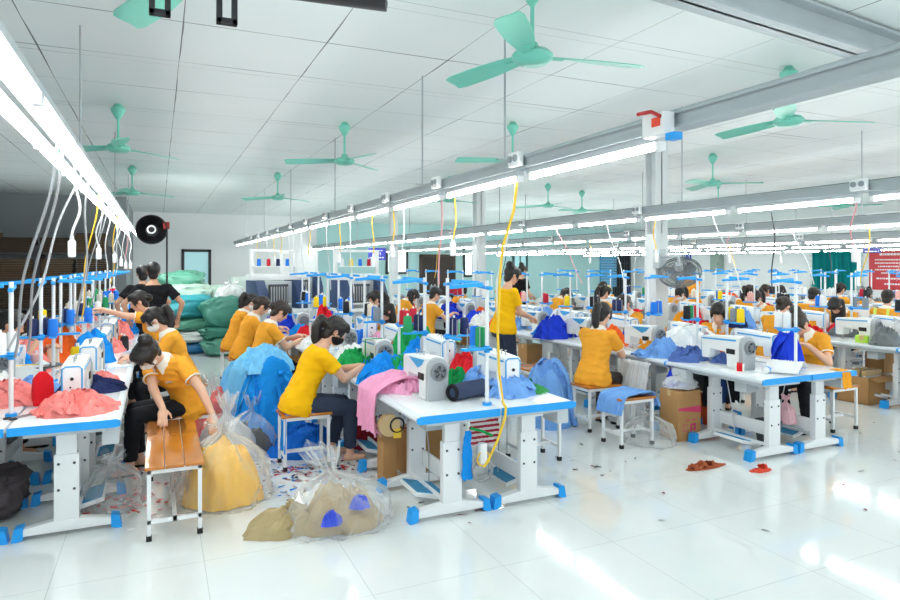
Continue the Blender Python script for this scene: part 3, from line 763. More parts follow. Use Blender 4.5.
# ---------------------------------------------------------------- ceiling fans
fan=Once(make_fan())
for i,(x,y,a,lab) in enumerate([(2.05,3.3,-12,'large teal ceiling fan nearest the camera above the centre row'),(5.0,3.85,95,'teal ceiling fan just behind the steel ceiling beam'),(-.39,7.75,35,'teal ceiling fan above the left row, nearer of the two'),(2.06,7.6,40,'teal ceiling fan above the centre row beside the tall hanger rod'),(-.41,12.5,20,'teal ceiling fan above the left row, farther of the two'),(2.05,12.3,25,'small teal ceiling fan above the far part of the centre row'),(7.85,7.36,75,'teal ceiling fan right of the front steel column'),(3.91,6.74,50,'teal ceiling fan half hidden by the centre rail'),(7.58,11.57,15,'teal ceiling fan beyond the middle steel column'),(9.0,12.31,70,'teal ceiling fan farther back beyond the steel columns'),(10.5,9.7,10,'teal ceiling fan above the second row past the columns'),(.15,3.0,115,'teal ceiling fan at the top edge above the left aisle'),(5.2,11.4,15,'teal ceiling fan far behind the rail of the column row'),(13.4,9.0,50,'teal ceiling fan toward the curtained window')]):
    fan.put((x,y,CH),R(a),lab,'teal ceiling fans')
o=thing('ceiling_cable','black cable running along the ceiling above the column row','cable',(5.35,2.6,CH))
MB().tube([(.04*math.sin(i*1.7),i*1.0,-.03-.025*abs(math.sin(i*.9))) for i in range(22)],.016,6).build('cable',BLACK,o)
# black mount near the camera
t=thing('ceiling_mount','black steel ceiling mount with a bar and two slotted straps','bracket',(0,0,0))
bx=lambda u,v,d:V((d*.415+(u-450)/640*d*.91,d*.91-(u-450)/640*d*.415,1.78+(264-v)*d/640))
a,b=bx(386,9,2.2),bx(255,-8,2.2)
dv=(a-b).normalized()
mb=MB(); rotm=Matrix.Translation(b)@dv.to_track_quat('X','Z').to_matrix().to_4x4()
mb.box(-.45,(a-b).length,-.03,.03,-.0,.035,rotm); mb.build('bar',BLACK,t,bevel=.004)
for u,v in ((160,16),(227,25)):
    p=bx(u,v,2.05); h=bx(u,-30,2.05).z
    MB().box(p.x-.032,p.x-.014,p.y-.012,p.y+.012,p.z,h).box(p.x+.014,p.x+.032,p.y-.012,p.y+.012,p.z,h).box(p.x-.032,p.x+.032,p.y-.012,p.y+.012,p.z,p.z+.02).build('slotted_strap',BLACK,t,bevel=.003)
# ---------------------------------------------------------------- camera, light
cam=bpy.data.cameras.new('camera'); co=bpy.data.objects.new('camera',cam); COL.objects.link(co)
co.location=(0,0,1.78); co.rotation_euler=(PI/2,0,-math.atan(292/640)); cam.sensor_width=36; cam.lens=640/900*36; cam.shift_y=-36/900; cam.clip_start=.05
SC.camera=co
w=bpy.data.worlds.new('world'); SC.world=w; w.use_nodes=True
bg=w.node_tree.nodes['Background']; bg.inputs[0].default_value=lin((240,246,250)); bg.inputs[1].default_value=1.3
SC.view_settings.view_transform='Standard'; SC.view_settings.look='None'; SC.view_settings.exposure=EXPO; SC.view_settings.gamma=1
SC.view_settings.use_curve_mapping=False
try:
    SC.cycles.use_denoising=True; SC.cycles.max_bounces=8; SC.cycles.diffuse_bounces=5; SC.cycles.transparent_max_bounces=12; SC.cycles.sample_clamp_indirect=8
except Exception: pass
# ---------------------------------------------------------------- who sits and stands where
PS=1.08; SH=.48
stool=Once(make_stool()); bench=Once(make_stool(1.28,.33,.48,3))
def seat(x,y,lab,rz=0,kind=None,w=1):
    o=(kind or stool).put((x,y,0),rz,lab,'wooden stools at the sewing tables',scale=(1,1,SH/.45)if (kind or stool) is stool else None); return o
def put(p,x,y,rz=0,s=PS): p.location=(x,y,0); p.rotation_euler=(0,0,rz); p.scale=(s,)*3; return p
# bending woman by the bench
put(make_person('person in mustard polo and white mask bending over the wooden bench, hair in a bun',lean=30,side=33,twist=52,head=(38,0),handR=(.16,.60,.475),handL=(-.24,.66,.36),
    footR=(.36,-.10,0),footL=(.42,.14,0),hair='bun',mask=MASKM,vox=.006,mark=True,curl=18,fig=1,poleR=(.6,-.5,.3),poleL=(-.8,.4,.2)),.24,6.15,PI)
seat(.24,6.15,'wooden stool under the person bending over the bench')
seat(.10,5.17,'long orange-brown slatted bench with white legs beside the dark rack row',PI/2,bench)
# three at the left row, aisle side
masked=make_person('person in mustard polo and white mask seated behind the bending person',lean=22,head=(22,-6),handR=(.48,.14,.76),handL=(.46,-.10+.2,.76),hair='tail',mask=MASKM,fig=2)
put(masked,.25,7.55,PI)
seat(.27,7.55,'wooden stool under the masked person behind the bending person')
put(make_person('person in mustard polo reaching both arms over the left table, hair tied low',lean=24,head=(6,0),pz=.64,handR=(.74,.05,1.14),handL=(.72,-.14+.3,1.17),hair='lowbun',fig=3,curl=30,poleR=(0,-.4,-1),poleL=(0,.4,-1)),.06,8.9,PI)
seat(.10,8.9,'wooden stool under the person reaching over the table')
man=make_person('person in black t-shirt seen from behind beside the sack pile, arms akimbo',lean=0,pz=.89,head=(2,0),handR=(.05,-.30,.88),handL=(.05,.30,.88),footR=(.0,-.12,0),footL=(.0,.12,0),seated=False,shirt=BTEE,trim=False,hair='short',male=True,fig=4,poleR=(-.5,-1,0),poleL=(-.5,1,0),skin=SKIN2)
put(man,-.06,10.3,PI/2,1.10)
put(dup(man,(0,0,0),0,'person with dark short hair half hidden behind the one in black t-shirt'),-.22,11.3,PI/2+.2,1.07)
# far side of the left row
p5=make_person('person in mustard polo at the left edge facing right behind the thread stands',lean=18,head=(12,0),handR=(.42,-.02,.98),handL=(.45,.12,.9),hair='tail',skin=SKIN2,fig=5)
put(p5,-1.48,7.25,R(-8)); seat(-1.56,7.25,'wooden stool under the person at the left edge')
# centre row, left side
put(make_person('person in bright yellow t-shirt and black mask sewing on a stool at the centre row',lean=27,head=(14,0),handR=(.52,-.04,.77),handL=(.55,.10,.76),footR=(.40,-.08,0),footL=(.30,.14,0),shirt=TEE,trim=False,pants=JEAN,hair='tail',mask=MASKB,vox=.006,fig=6,tailbend=.6,bare=True,poleR=(-.35,-.5,-.7),poleL=(-.2,.5,-.7)),1.15,5.74,0)
seat(1.18,5.72,'wooden stool under the person in bright yellow t-shirt')
polo7=make_person('person in mustard polo at the centre row behind the yellow t-shirt, hands on cloth',lean=20,head=(24,0),handR=(.46,-.08,.77),handL=(.48,.1,.80),hair='lowbun',fig=7,hmat=HAIR2)
put(polo7,1.13,8.15,R(4)); seat(1.16,8.15,'wooden stool second along the centre row aisle')
put(dup(polo7,(0,0,0),0,'person in mustard polo second behind the yellow t-shirt at the centre row'),1.08,9.35,R(0))
seat(1.10,9.35,'wooden stool third along the centre row aisle')
put(dup(masked,(0,0,0),0,'person in mustard polo farthest along the centre row aisle'),1.05,10.35,R(4)); seat(1.08,10.35,'wooden stool fourth along the centre row aisle')
# standing
stand=make_person('person in yellow t-shirt and jeans standing between the rows, hair in a bun',lean=7,pz=.89,head=(16,0),handR=(.36,-.06,.98),handL=(.38,.10,.98),footR=(.02,-.1,0),footL=(.08,.1,0),seated=False,shirt=TEE,trim=False,pants=JEAN,hair='bun',vox=.0065,fig=8,poleR=(-.8,-.3,-.4),poleL=(-.8,.3,-.4))
put(stand,4.25,7.55,R(4))
# column row
put(make_person('person in mustard polo with long ponytail seen from behind at the column row',lean=14,head=(20,6),handR=(.42,-.05,.80),handL=(.46,.10,.82),hair='tail',pants=cloth('dark_print_trousers',(58,50,50)),vox=.0065,fig=9),4.34,5.72,R(22))
seat(4.34,5.68,'wooden stool with light blue cloth under the ponytailed person')
put(make_person('person with navy cloth over the shoulder looking down at the column row',lean=30,head=(6,0),handR=(.45,-.08,.80),handL=(.45,.10,.80),hair='tail',fig=10),6.62,6.05,PI+.6)
seat(6.64,6.05,'wooden stool on the far side of the column row, second')
put(make_person('person in mustard polo with white collar sewing at the front of the column row',lean=24,head=(34,0),handR=(.42,.02,.84),handL=(.38,-.04+.2,.86),hair='bun',vox=.0065,fig=11,hmat=HAIR2),6.55,4.72,PI+.1)
seat(6.66,4.60,'wooden stool under the person at the front of the column row')
o=seat(4.36,6.95,'wooden bench standing in the aisle beside the standing person'); o.scale=(1,1.5,SH/.45)
# background figures: copies of three postures
A=polo7; B=masked; up=make_person('x',lean=10,head=(12,0),handR=(.42,-.10,.80),handL=(.44,.1,.80),hair='tail',fig=12,mask=None)
down=make_person('x',lean=26,head=(38,0),handR=(.42,-.04,.80),handL=(.40,.12,.80),hair='long',fig=13)
mann=make_person('x',lean=12,head=(14,0),handR=(.44,-.1,.82),handL=(.44,.1,.82),hair='short',fig=14,male=True)
BGP=[(up,3.22,9.55,PI,'person in mustard polo facing left between the centre row poles'),
(down,3.15,8.35,PI+.2,'person in mustard polo with head bowed at the far side of centre row'),
(up,6.55,13.6,PI,'person in mustard polo seated far beyond the standing yellow t-shirt'),
(mann,4.42,10.7,0,'person in mustard polo seated far along the column row, short hair'),
(down,4.40,12.2,0,'person seated far along the column row, long hair down'),
(A,6.62,7.75,PI+.3,'person in mustard polo facing left behind the ponytailed person'),
(up,7.70,10.0,0,'dark-haired person seated behind the ponytailed person, mostly hidden'),
(down,7.66,11.5,0,'person in mustard polo with loose long hair between far machines'),
(A,7.72,6.2,.1,'person in mustard polo seen from behind, back of head lowered'),
(down,9.85,6.55,PI+.1,'person in mustard polo bent over grey cloth at the right row'),
(B,9.85,8.0,PI,'person in white mask facing left at the right row'),
(mann,10.58,7.75,.1,'short-haired person in mustard polo seen from behind by the window'),
(B,12.75,8.0,PI+.3,'person in white mask facing the camera beneath the teal curtain'),
(up,10.55,9.1,0,'person in mustard polo seen from behind in front of the standing one'),
(A,10.5,11.0,0,'person in mustard polo far along the second row past columns'),
(up,13.45,9.2,0,'person in mustard polo by the red banner, partly hidden'),
(down,13.4,10.8,0,'person seated before the curtained window, head bowed'),
(A,12.75,10.2,PI,'person facing left far behind the wall fan'),
(B,9.85,9.8,PI,'person in white mask far along the right row'),
(up,7.65,13.2,0,'person at the farthest seat of the right row'),
(mann,9.85,12.4,PI,'short-haired person far along the right row facing left'),
(down,12.8,12.5,PI,'person with long hair far along the second row past columns')]
vest=None; seen=set()
for i,(p,x,y,rz,lab) in enumerate(BGP):
    q=p if (p in (up,down,mann) and p not in seen) else dup(p,(0,0,0),0,lab)
    seen.add(p); q['label']=lab; put(q,x,y,rz)
    seat(x-.02,y,'stool under '+lab)
st2=dup(stand,(0,0,0),0,'person with long dark top standing in the far aisle'); 
for c in st2.children:
    if c.name.startswith('shirt'): c.material_slots[0].link='OBJECT'; c.material_slots[0].material=BTEE
put(st2,7.35,12.4,.3)
st3=dup(stand,(0,0,0),0,'person in mustard polo standing before the white right wall')
for c in st3.children:
    if c.name.startswith('shirt'): c.material_slots[0].link='OBJECT'; c.material_slots[0].material=POLO
put(st3,10.3,10.2,PI)
# person with reflective stripes
vst=make_person('person in mustard polo with two lime stripes on the back at right edge',lean=10,head=(14,10),handR=(.42,-.1,.82),handL=(.42,.1,.82),hair='short',fig=15,mask=MASKM)
sv=[c for c in vst.children if c.name.startswith('shirt')][0]
put(vst,10.6,6.45,.15); seat(10.58,6.45,'wooden stool under the person with lime stripes')
for s in (-1,1):
    P=[]
    for k in range(7):
        z=.70+.05*k; x=-.115+.002*k+.03*(k/6)**2; P.append([V((x-.008,s*.085-.02,z)),V((x-.008,s*.085+.02,z))])
    MB().grid(P).build('lime_stripe',M('lime_tape',(225,240,110),.5),sv,solid=.006)
bench.drop()
# ---------------------------------------------------------------- cloth, bags, boxes
def nz(x,y,z=0): return noise.noise(V((x,y,z)))
def rd(n): return 1-math.sqrt(n*n+.02)
def heap_mb(rx,ry,h,seed=0,fold=.30,freq=7,nr=26,na=88,tang=0,tall=False):
    """pile of crumpled cloth standing on z=0"""
    rr=random.Random(seed); s=seed*7.31; ang=rr.uniform(0,PI); P=[]; ca,sa=math.cos(ang),math.sin(ang); fh=min(h,.16)*fold*1.8
    dy=rr.uniform(-.3,.3); ex=3.6 if tall else 2.2
    for i in range(nr+1):
        r=(i/nr)**.75; ring=[]
        for j in range(na):
            a=2*PI*j/na; c0,s0=math.cos(a),math.sin(a)
            Rm=1+.20*nz(c0*1.3+s,s0*1.3)+.09*nz(c0*4,s0*4,s)
            x=r*Rm*c0; y=r*Rm*s0; base=(1-r**ex)
            u=x*ca+y*sa; w=-x*sa+y*ca
            g1=nz(u*freq*.25+s,w*freq*.25,s*1.3)*1.2
            f1=rd(nz(u*freq*.17+s+g1,w*freq*.6+g1,s)); f2=rd(nz(u*freq*.65+g1,w*freq*.3+s,s*2)); f3=rd(nz(u*freq*.7+g1*.5,w*freq*.75+g1,s*3))
            z=h*base*(.80+.38*nz(x*1.5+s,y*1.5,3))+fh*(f1**2*.75+f2**2*.5+f3**2*.32-.55)*(1-r**7)
            z=max(.010,z) if r<.999 else 0
            v=rd(nz(c0*freq*.3+s+z*1.5,s0*freq*.3,z*1.6/max(h,.2)+s)); v2=rd(nz(c0*freq*.7+s,s0*freq*.7+z*2,s+z*3))
            k=1+fold*(.40*(v**2-.4)+.22*(v2**2-.3))*r**1.5
            ring.append(V((rx*(x*k+dy*.3*z/h*.3),ry*y*k,z)))
        P.append(ring)
    mb=MB(); vs=[p for q in P[1:] for p in q]; c=len(vs); vs.append(sum(P[1],V())/na)
    fs=[]; n=nr
    for i in range(n-1):
        for j in range(na):
            k=(j+1)%na; fs.append((i*na+j,i*na+k,(i+1)*na+k,(i+1)*na+j))
    for j in range(na): fs.append((c,(j+1)%na,j))
    fs.append(tuple((n-1)*na+j for j in range(na))[::-1])
    mb.add(vs,fs)
    for k in range(tang): # loose sleeves and strips lying over the pile
        a=rr.uniform(0,2*PI); r0=rr.uniform(.0,.45); r1=rr.uniform(.75,1.2); b=a+rr.uniform(-1,1); L=[];w=rr.uniform(.022,.05)*(rx/.25)**.5; pts=[]
        for q in range(13):
            t=q/12; r=r0+(r1-r0)*t; aa=a+(b-a)*t; hh=h*max(.0,(1-min(1,r)**ex))*.92+.012+.02*math.sin(t*9+k)*(1-t)
            pts.append(V((rx*r*math.cos(aa),ry*r*math.sin(aa),max(.012,hh))))
        for q,p in enumerate(pts):
            d=(pts[min(q+1,12)]-pts[max(0,q-1)]).normalized(); l=d.cross(V((0,0,1)))
            l=l.normalized() if l.length>1e-4 else V((1,0,0)); up=l.cross(d); ww=w*(1+.35*math.sin(q*1.3+k))
            L.append([p-l*ww-up*.008,p-l*ww*.45+up*.018,p+up*.004,p+l*ww*.5+up*.022,p+l*ww-up*.008])
        m2=MB().grid(L); mb.add(m2.v,m2.f)
    return mb
def heap(name,label,cat,loc,size,mat,seed=0,fold=.3,freq=7,tang=0,rz=0,group=None,tall=False):
    o=heap_mb(*size,seed=seed,fold=fold,freq=freq,tang=tang,tall=tall).build(name,mat,None,loc,(0,0,rz),angle=1.2); return tag(o,label,cat,group)
def drape(name,label,loc,prof,width,mat,rz=0,amp=.03,waves=4,seed=0,hem=.06,flare=.15,cat='cloth',thick=.004,n=None):
    """cloth following a profile [(x,z)...] (resampled), folds growing towards both ends of the profile"""
    n=n or max(8,int(width/.012)); P=[];L=[0]
    for a,b in zip(prof[:-1],prof[1:]): L.append(L[-1]+math.dist(a,b))
    m=22
    for i in range(m+1):
        s=L[-1]*i/m; k=max(q for q in range(len(L)-1) if L[q]<=s+1e-9); t=(s-L[k])/(L[k+1]-L[k])
        x=prof[k][0]+(prof[k+1][0]-prof[k][0])*t; z=prof[k][1]+(prof[k+1][1]-prof[k][1])*t
        dx=prof[k+1][0]-prof[k][0]; dz=prof[k+1][1]-prof[k][1]; l=math.hypot(dx,dz); nx,nz_=-dz/l,dx/l
        row=[]
        for j in range(n+1):
            y=(j/n-.5); f=amp*(math.sin(y*waves*2*PI+seed+i*.08)+.6*nz(y*waves*2+seed,i*.12,seed))*(.35+.65*abs(i/m-.35))
            e=hem*nz(y*5+seed,3+seed)*(1 if i==m else 0)
            ww=width*(1+flare*(i/m-.5)+.06*nz(i*.3,seed+j*.01))
            row.append(V((x+nx*abs(f)*1.0,y*ww+.02*nz(i*.25+seed,j*.1),z+nz_*abs(f)+e)))
        P.append(row)
    o=MB().grid(P).build(name,mat,None,loc,(0,0,rz),solid=thick,angle=1.2); return tag(o,label,cat)
def sack_mb(w,d,h,seed,p=.6,am=.15):
    """stuffed tarpaulin sack: squashed, creased, with a gathered corner"""
    mb=MB(); rr=[]; na,m=64,32; s=seed*3.7; q=random.Random(seed); ga=q.uniform(0,2*PI)
    sg=lambda v,e: math.copysign(abs(v)**e,v)
    for k in range(m+1):
        t=-PI/2+PI*k/m; ring=[]
        for j in range(na):
            a=2*PI*j/na
            x=sg(math.cos(t),p)*sg(math.cos(a),p); y=sg(math.cos(t),p)*sg(math.sin(a),p); z=sg(math.sin(t),p)
            c1=(1-abs(nz(x*1.7+s,y*1.7,z*2.4)))**3; c2=(1-abs(nz(x*3.6+s,y*3.2,z*4.5+s)))**3; c3=(1-abs(nz(x*8,y*8+s,z*9)))**3
            f=1+am*(nz(x*1.1+s,y*1.1,z)*1.4+c1*.9+c2*.5+c3*.22-.95)
            f+=.28*math.exp(-((math.cos(a-ga)-1)/.05)**2-((z-.2)/.35)**2)
            zz=h/2+h/2*z*(f if z>0 else 1)
            ring.append(V((w/2*x*f,d/2*y*f,max(0,zz))))
        rr.append(ring)
    return mb.rings(rr)
def sack(label,loc,size,mat,seed,rz=0,group=None,name='sack'):
    return tag(sack_mb(*size,seed).build(name,mat,None,loc,(0,0,rz),angle=1.2),label,'sack',group)
CC={'pink':(240,140,135),'light pink':(246,170,205),'sky blue':(120,195,240),'bright blue':(22,140,228),'royal blue':(30,62,205),'navy':(32,42,84),'orange':(246,98,30),'mustard':(238,160,40),'red':(214,32,44),'green':(30,160,84),'white':(240,242,242),'light blue':(118,168,232),'grey':(120,126,128),'cream':(226,210,170),'tan':(178,156,116),'maroon':(130,26,40),'denim blue':(84,112,178),'black':(34,35,40)}
CL={k:cloth('garment_'+k.replace(' ','_'),c,.9,15,.03) for k,c in CC.items()}
FILM=M('clear_film',(240,244,245),.15,alpha=.13,bump=.5,bscale=16); FILMW=M('white_film',(244,246,247),.22,alpha=.42,bump=.6,bscale=16)
TARP={'green':M('green_tarp',(84,150,128),.5,bump=.5,bscale=10,var=.12,vscale=5),'teal':M('teal_tarp',(46,148,158),.5,bump=.5,bscale=10,var=.1,vscale=5),'dark green':M('dark_green_tarp',(60,130,112),.5,bump=.5,bscale=10,var=.12,vscale=5),'pale':M('pale_tarp',(172,198,184),.5,bump=.5,bscale=10,var=.1,vscale=5),'blue':M('blue_tarp',(30,110,160),.5,bump=.4,bscale=10),'white':M('white_tarp',(226,232,228),.5,bump=.4,bscale=10)}
T=TH
# --- left row
heap('garment_heap','tangled salmon pink garments at the front of the left table','clothes',(-.52,5.10,T),(.25,.20,.12),CL['pink'],1,.4,8,18)
heap('garment_heap','salmon pink garment pile at the left picture edge','clothes',(-1.02,5.62,T),(.26,.2,.14),CL['pink'],2,.4,9,12)
heap('garment_heap','dark navy cloth under the front machine of the left table','clothes',(-.48,5.85,T),(.26,.13,.10),CL['navy'],3,.4,8,3)
heap('garment_heap','bright orange cloth pile on the left row','clothes',(-1.0,7.75,T),(.36,.30,.40),CL['orange'],4,.35,6,0)
heap('garment_heap','bright blue cloth bag beside the orange pile on the left row','clothes',(-.62,7.62,T),(.22,.22,.34),CL['bright blue'],5,.3,6,0)
heap('garment_heap','pale pink pile between the poles of the left row','clothes',(-1.22,7.2,T),(.3,.26,.3),CL['pink'],6,.4,7,3)
heap('garment_heap','light blue cloth beside the red upright bag','clothes',(-.9,5.98,T),(.2,.15,.1),CL['light blue'],7,.4,8,2)
o=thing('cloth_bag','upright red cloth bag on the front left table','bag',(-.76,5.45,T),.3)
MB().rings([[V((x*w,y*w2,z)) for x,y in ((-1,-1),(1,-1),(1,1),(-1,1))] for z,w,w2 in ((0,.062,.05),(.1,.064,.052),(.19,.06,.045),(.24,.02,.02))]).build('bag_body',cloth('red_bag',(212,24,36)),o,bevel=.008)
def carton(name,label,loc,s,mat,rz=0,cat='box',lid=None,open_=False):
    o=thing(name,label,cat,loc,rz); x,y,z=s
    if open_:
        MB().box(-x/2,x/2,-y/2,y/2,0,.012).box(-x/2,-x/2+.01,-y/2,y/2,0,z).box(x/2-.01,x/2,-y/2,y/2,0,z).box(-x/2,x/2,-y/2,-y/2+.01,0,z).box(-x/2,x/2,y/2-.01,y/2,0,z).build('carton_wall',mat,o)
        MB().box(-x/2,x/2,-.0,.01,0,.12,Matrix.Translation((0,-y/2,z))@Matrix.Rotation(R(110),4,'X')).build('flap',mat,o)
    else:
        MB().box(-x/2,x/2,-y/2,y/2,0,z).build('carton_body',mat,o,bevel=.004)
        MB().box(-x/2-.001,x/2+.001,-.025,.025,z-.06,z+.0015).build('packing_tape',lid or M('tape_tan',(200,170,120),.3),o)
    return o
WCARD=M('white_card',(238,238,234),.6)
carton('paper_carton','white and yellow box behind the red bag on the left row',(-1.05,6.45,T),(.3,.12,.16),WCARD,.1,lid=M('yellow_card',(250,205,30),.5))
carton('paper_carton','small beige box at the left picture edge on the table',(-1.24,6.1,T),(.14,.1,.07),M('beige_card',(222,210,180),.6))
o=thing('metal_dish','dark round tray with white centre on the left row','tray',(-.92,6.55,T+.0)); MB().lathe([(.0,0),(.03,0),(.03,.1),(.15,.13),(.155,.14),(.14,.142),(.0,.12)],n=24).build('dish',DGREY,o); MB().lathe([(.0,.12),(.05,.125),(.06,.15),(.0,.19)],n=12).build('white_core',WHITE2,o)
o=thing('scissors','black handled scissors on the left table front','scissors',(-.86,4.98,T+.004),.8)
MB().torus((0,0,.005),.022,.005,n=14).torus((.0,.05,.005),.022,.005,n=14).build('handle',BLACK,o); MB().box(.02,.15,.008,.02,0,.006).box(.02,.15,.028,.04,.002,.008).build('blade',STEEL,o)
for i,(x,y,c) in enumerate([(-1.05,6.9,'pink'),(-1.28,6.85,'cream'),(-.72,6.95,'pink'),(-.74,8.35,'yellow'),(-.6,8.9,'black'),(-.66,9.2,'black'),(-.9,8.7,'red'),(-.52,8.55,'black')]):
    pass
# cones stored on the tables
cone2=Once(make_cone())
for i,(x,y,c,s) in enumerate([(-1.02,6.95,'pink',1.35),(-1.24,6.75,'pink',1.35),(-.93,7.28,'cream',1.4),(-.70,7.05,'yellow',1.6),(-.55,8.25,'black',1.15),(-.62,8.5,'black',1.15),(-.40,8.7,'orange',1.1),(-.36,8.45,'black',1.2),(-.75,9.3,'cream',1.2),(2.1,6.75,'red',1.2),(2.35,6.6,'red',1.2),(2.3,7.9,'blue',1.25),(2.42,8.0,'blue',1.25),(2.0,9.1,'red',1.2),(2.14,9.2,'red',1.2),(2.3,9.3,'red',1.2),(2.22,5.5,'black',1.2),(2.3,5.55,'black',1.2),(5.5,6.1,'blue',1.2),(5.6,7.9,'red',1.2),(5.35,8.9,'navy',1.2),(5.45,8.9,'navy',1.2),(5.3,10.2,'white',1.2),(8.7,5.6,'black',1.1),(8.6,6.7,'white',1.2),(8.9,7.9,'grey',1.2),(11.5,7.4,'white',1.2),(11.6,8.6,'blue',1.2)]):
    q=cone2.put((x,y,T),0,f"{c} thread cone {ORD[i%20]+(' more' if i>19 else '')} standing loose on a tabletop",'thread cones standing on the tabletops',s,{'thread_blue':MATS['thread_'+c]} if c!='blue' else None)
cone2.drop()
# --- bench area: bags
heap('garment_heap','yellow garments inside the clear bag by the bench','clothes',(.46,5.12,.01),(.28,.255,.45),CL['mustard'] if False else cloth('bag_yellow',(250,190,50),.5),21,.25,7,0,tall=True)
def bag(label,loc,size,film,seed,neck=.12,rz=0,lean=(0,0)):
    """tied plastic bag: rounded body gathered into a flaring neck"""
    rx,ry,h=size; rr=[]; na=56; s=seed*5.1
    prof=[(.0,.004),(.6,.0),(.97,.0),(1.02,.05),(1.0,.11),(1.0,.2),(1.0,.32),(.96,.45),(.88,.58),(.74,.70),(.55,.81),(.36,.90),(.2,.97),(.13,1.03),(.12,1.08),(.2,1.09+neck*.6),(.27,1.1+neck*1.2),(.36,1.1+neck*2.1)]
    na=72; ph=[random.Random(seed*9+i).uniform(0,6) for i in range(4)]
    for q,(r,z) in enumerate(prof):
        ring=[]
        for j in range(na):
            a=2*PI*j/na; c0,s0=math.cos(a),math.sin(a)
            v=(1-abs(nz(c0*2.2+s,s0*2.2,z*2.2)))**3; v2=(1-abs(nz(c0*5+s,s0*5,z*3+s)))**3; v3=(1-abs(nz(c0*9,s0*9+s,z*8)))**3
            f=1+.16*nz(c0*1.4+s,s0*1.4,z*1.5)+.20*(v-.4)+.11*(v2-.4)+.05*(v3-.3)
            g=max(0,min(1,(z-.55)/.4)); f*=1+g*(.22*math.sin(a*6+ph[0])+.15*math.sin(a*11+ph[1]))
            k=max(0,z-.5); hh=h*z*(1+.07*nz(c0*2+s,s0*2,5)*(1-g))+ (h*.08*math.sin(a*3+ph[2])+h*.05*math.sin(a*8+ph[3]) if q>=len(prof)-2 else 0)
            ring.append(V((rx*r*f*c0+lean[0]*k,ry*r*f*s0+lean[1]*k,max(0,hh))))
        rr.append(ring)
    n=na; mb=MB(); vs=[p for r_ in rr for p in r_]
    mb.add(vs,[(k*n+i,k*n+(i+1)%n,(k+1)*n+(i+1)%n,(k+1)*n+i) for k in range(len(rr)-1) for i in range(n)]+[tuple(range(n))[::-1]])
    o=mb.build('plastic_bag',film,None,loc,(0,0,rz),angle=1.3); return tag(o,label,'bag')
bag('clear plastic bag full of yellow garments beside the bench',(.46,5.12,.002),(.33,.31,.50),FILM,1,.05)
heap('garment_heap','coral red garments in the bag behind the bench','clothes',(.50,7.05,.01),(.21,.21,.48),cloth('coral',(236,72,60)),22,.2,7,0,tall=True)
bag('clear bag of coral red garments behind the bending person',(.50,7.05,.002),(.22,.22,.53),FILM,2,.03)
bag('crumpled white plastic bag between the bench and blue pile',(.56,6.05,.002),(.22,.2,.42),FILMW,3,.15)
heap('garment_heap','dark garments in the clear bag beside the blue pile','clothes',(.84,6.42,.01),(.20,.22,.27),CL['black'],23,.3,7,0)
bag('clear bag of dark garments beside the tall blue pile',(.84,6.42,.002),(.24,.26,.36),FILM,4,.16)
# --- blue piles
heap('garment_heap','tall pile of bright blue garments behind the yellow t-shirt','clothes',(1.02,6.62,0),(.36,.34,.80),CL['bright blue'],31,.20,9,7,tall=True)
heap('garment_heap','sky blue garments lying on top of the tall blue pile','clothes',(.98,6.74,.70),(.30,.26,.24),CL['sky blue'],32,.4,8,4)
heap('garment_heap','sky blue pile on the aisle floor beside the second stool','clothes',(.86,7.85,0),(.26,.24,.66),CL['sky blue'],33,.22,8,4,tall=True)
heap('garment_heap','royal and bright blue pile on the floor beneath the first stool','clothes',(1.28,6.1,0),(.34,.26,.26),cloth('deep_blue',(14,98,196)),34,.35,8,4)
drape('draped_cloth','bright blue cloth hanging over the stool of the yellow t-shirt',(1.02,5.66,0),[(.22,.488),(-.015,.492),(-.035,.47),(-.045,.16)],.2,CL['bright blue'],0,.02,2,3)
# --- scraps on the floor (uncountable)
def scraps(name,label,boxes,mats,n,seed):
    rr=random.Random(seed); mb=MB(); idx=[]
    for k in range(n):
        cx,cy,sx,sy=rr.choice(boxes); x=rr.gauss(cx,sx);y=rr.gauss(cy,sy);a=rr.uniform(0,PI);l=rr.uniform(.012,.04);w=rr.uniform(.006,.014)
        u=V((math.cos(a),math.sin(a),0));v=V((-u.y,u.x,0)); c=V((x,y,.003+.002*rr.random()))
        mb.add([c-u*l-v*w,c+u*l-v*w*.4,c+u*l*.8+v*w,c-u*l*.7+v*w*1.2+V((0,0,.006))],[(0,1,2,3)]); idx.append(rr.randrange(len(mats)))
    o=mb.build(name,mats,smooth=False); o.data.polygons.foreach_set('material_index',idx); return tag(o,label,'scraps',kind='stuff')
scraps('fabric_scraps','red, blue and white fabric snippets scattered around the first stool',[(1.3,5.5,.22,.22),(1.1,5.35,.25,.2),(1.45,5.9,.15,.25),(.85,5.7,.2,.25)],[CL['red'],CL['bright blue'],CL['navy'],CL['maroon'],CL['white']],320,5)
scraps('fabric_scraps','pink snippets littering the floor under the left table',[(-.05,5.9,.22,.4),(.1,6.6,.2,.3),(-.2,5.3,.15,.2)],[CL['pink'],CL['white'],CL['red']],220,6)
scraps('thread_snippets','sparse dark thread snippets on the right aisle floor',[(5.2,2.9,.9,.7),(6.6,3.6,.6,.4),(3.4,4.6,.3,.5),(1.9,4.5,.25,.3)],[CL['black'],CL['maroon'],CL['grey']],46,8)
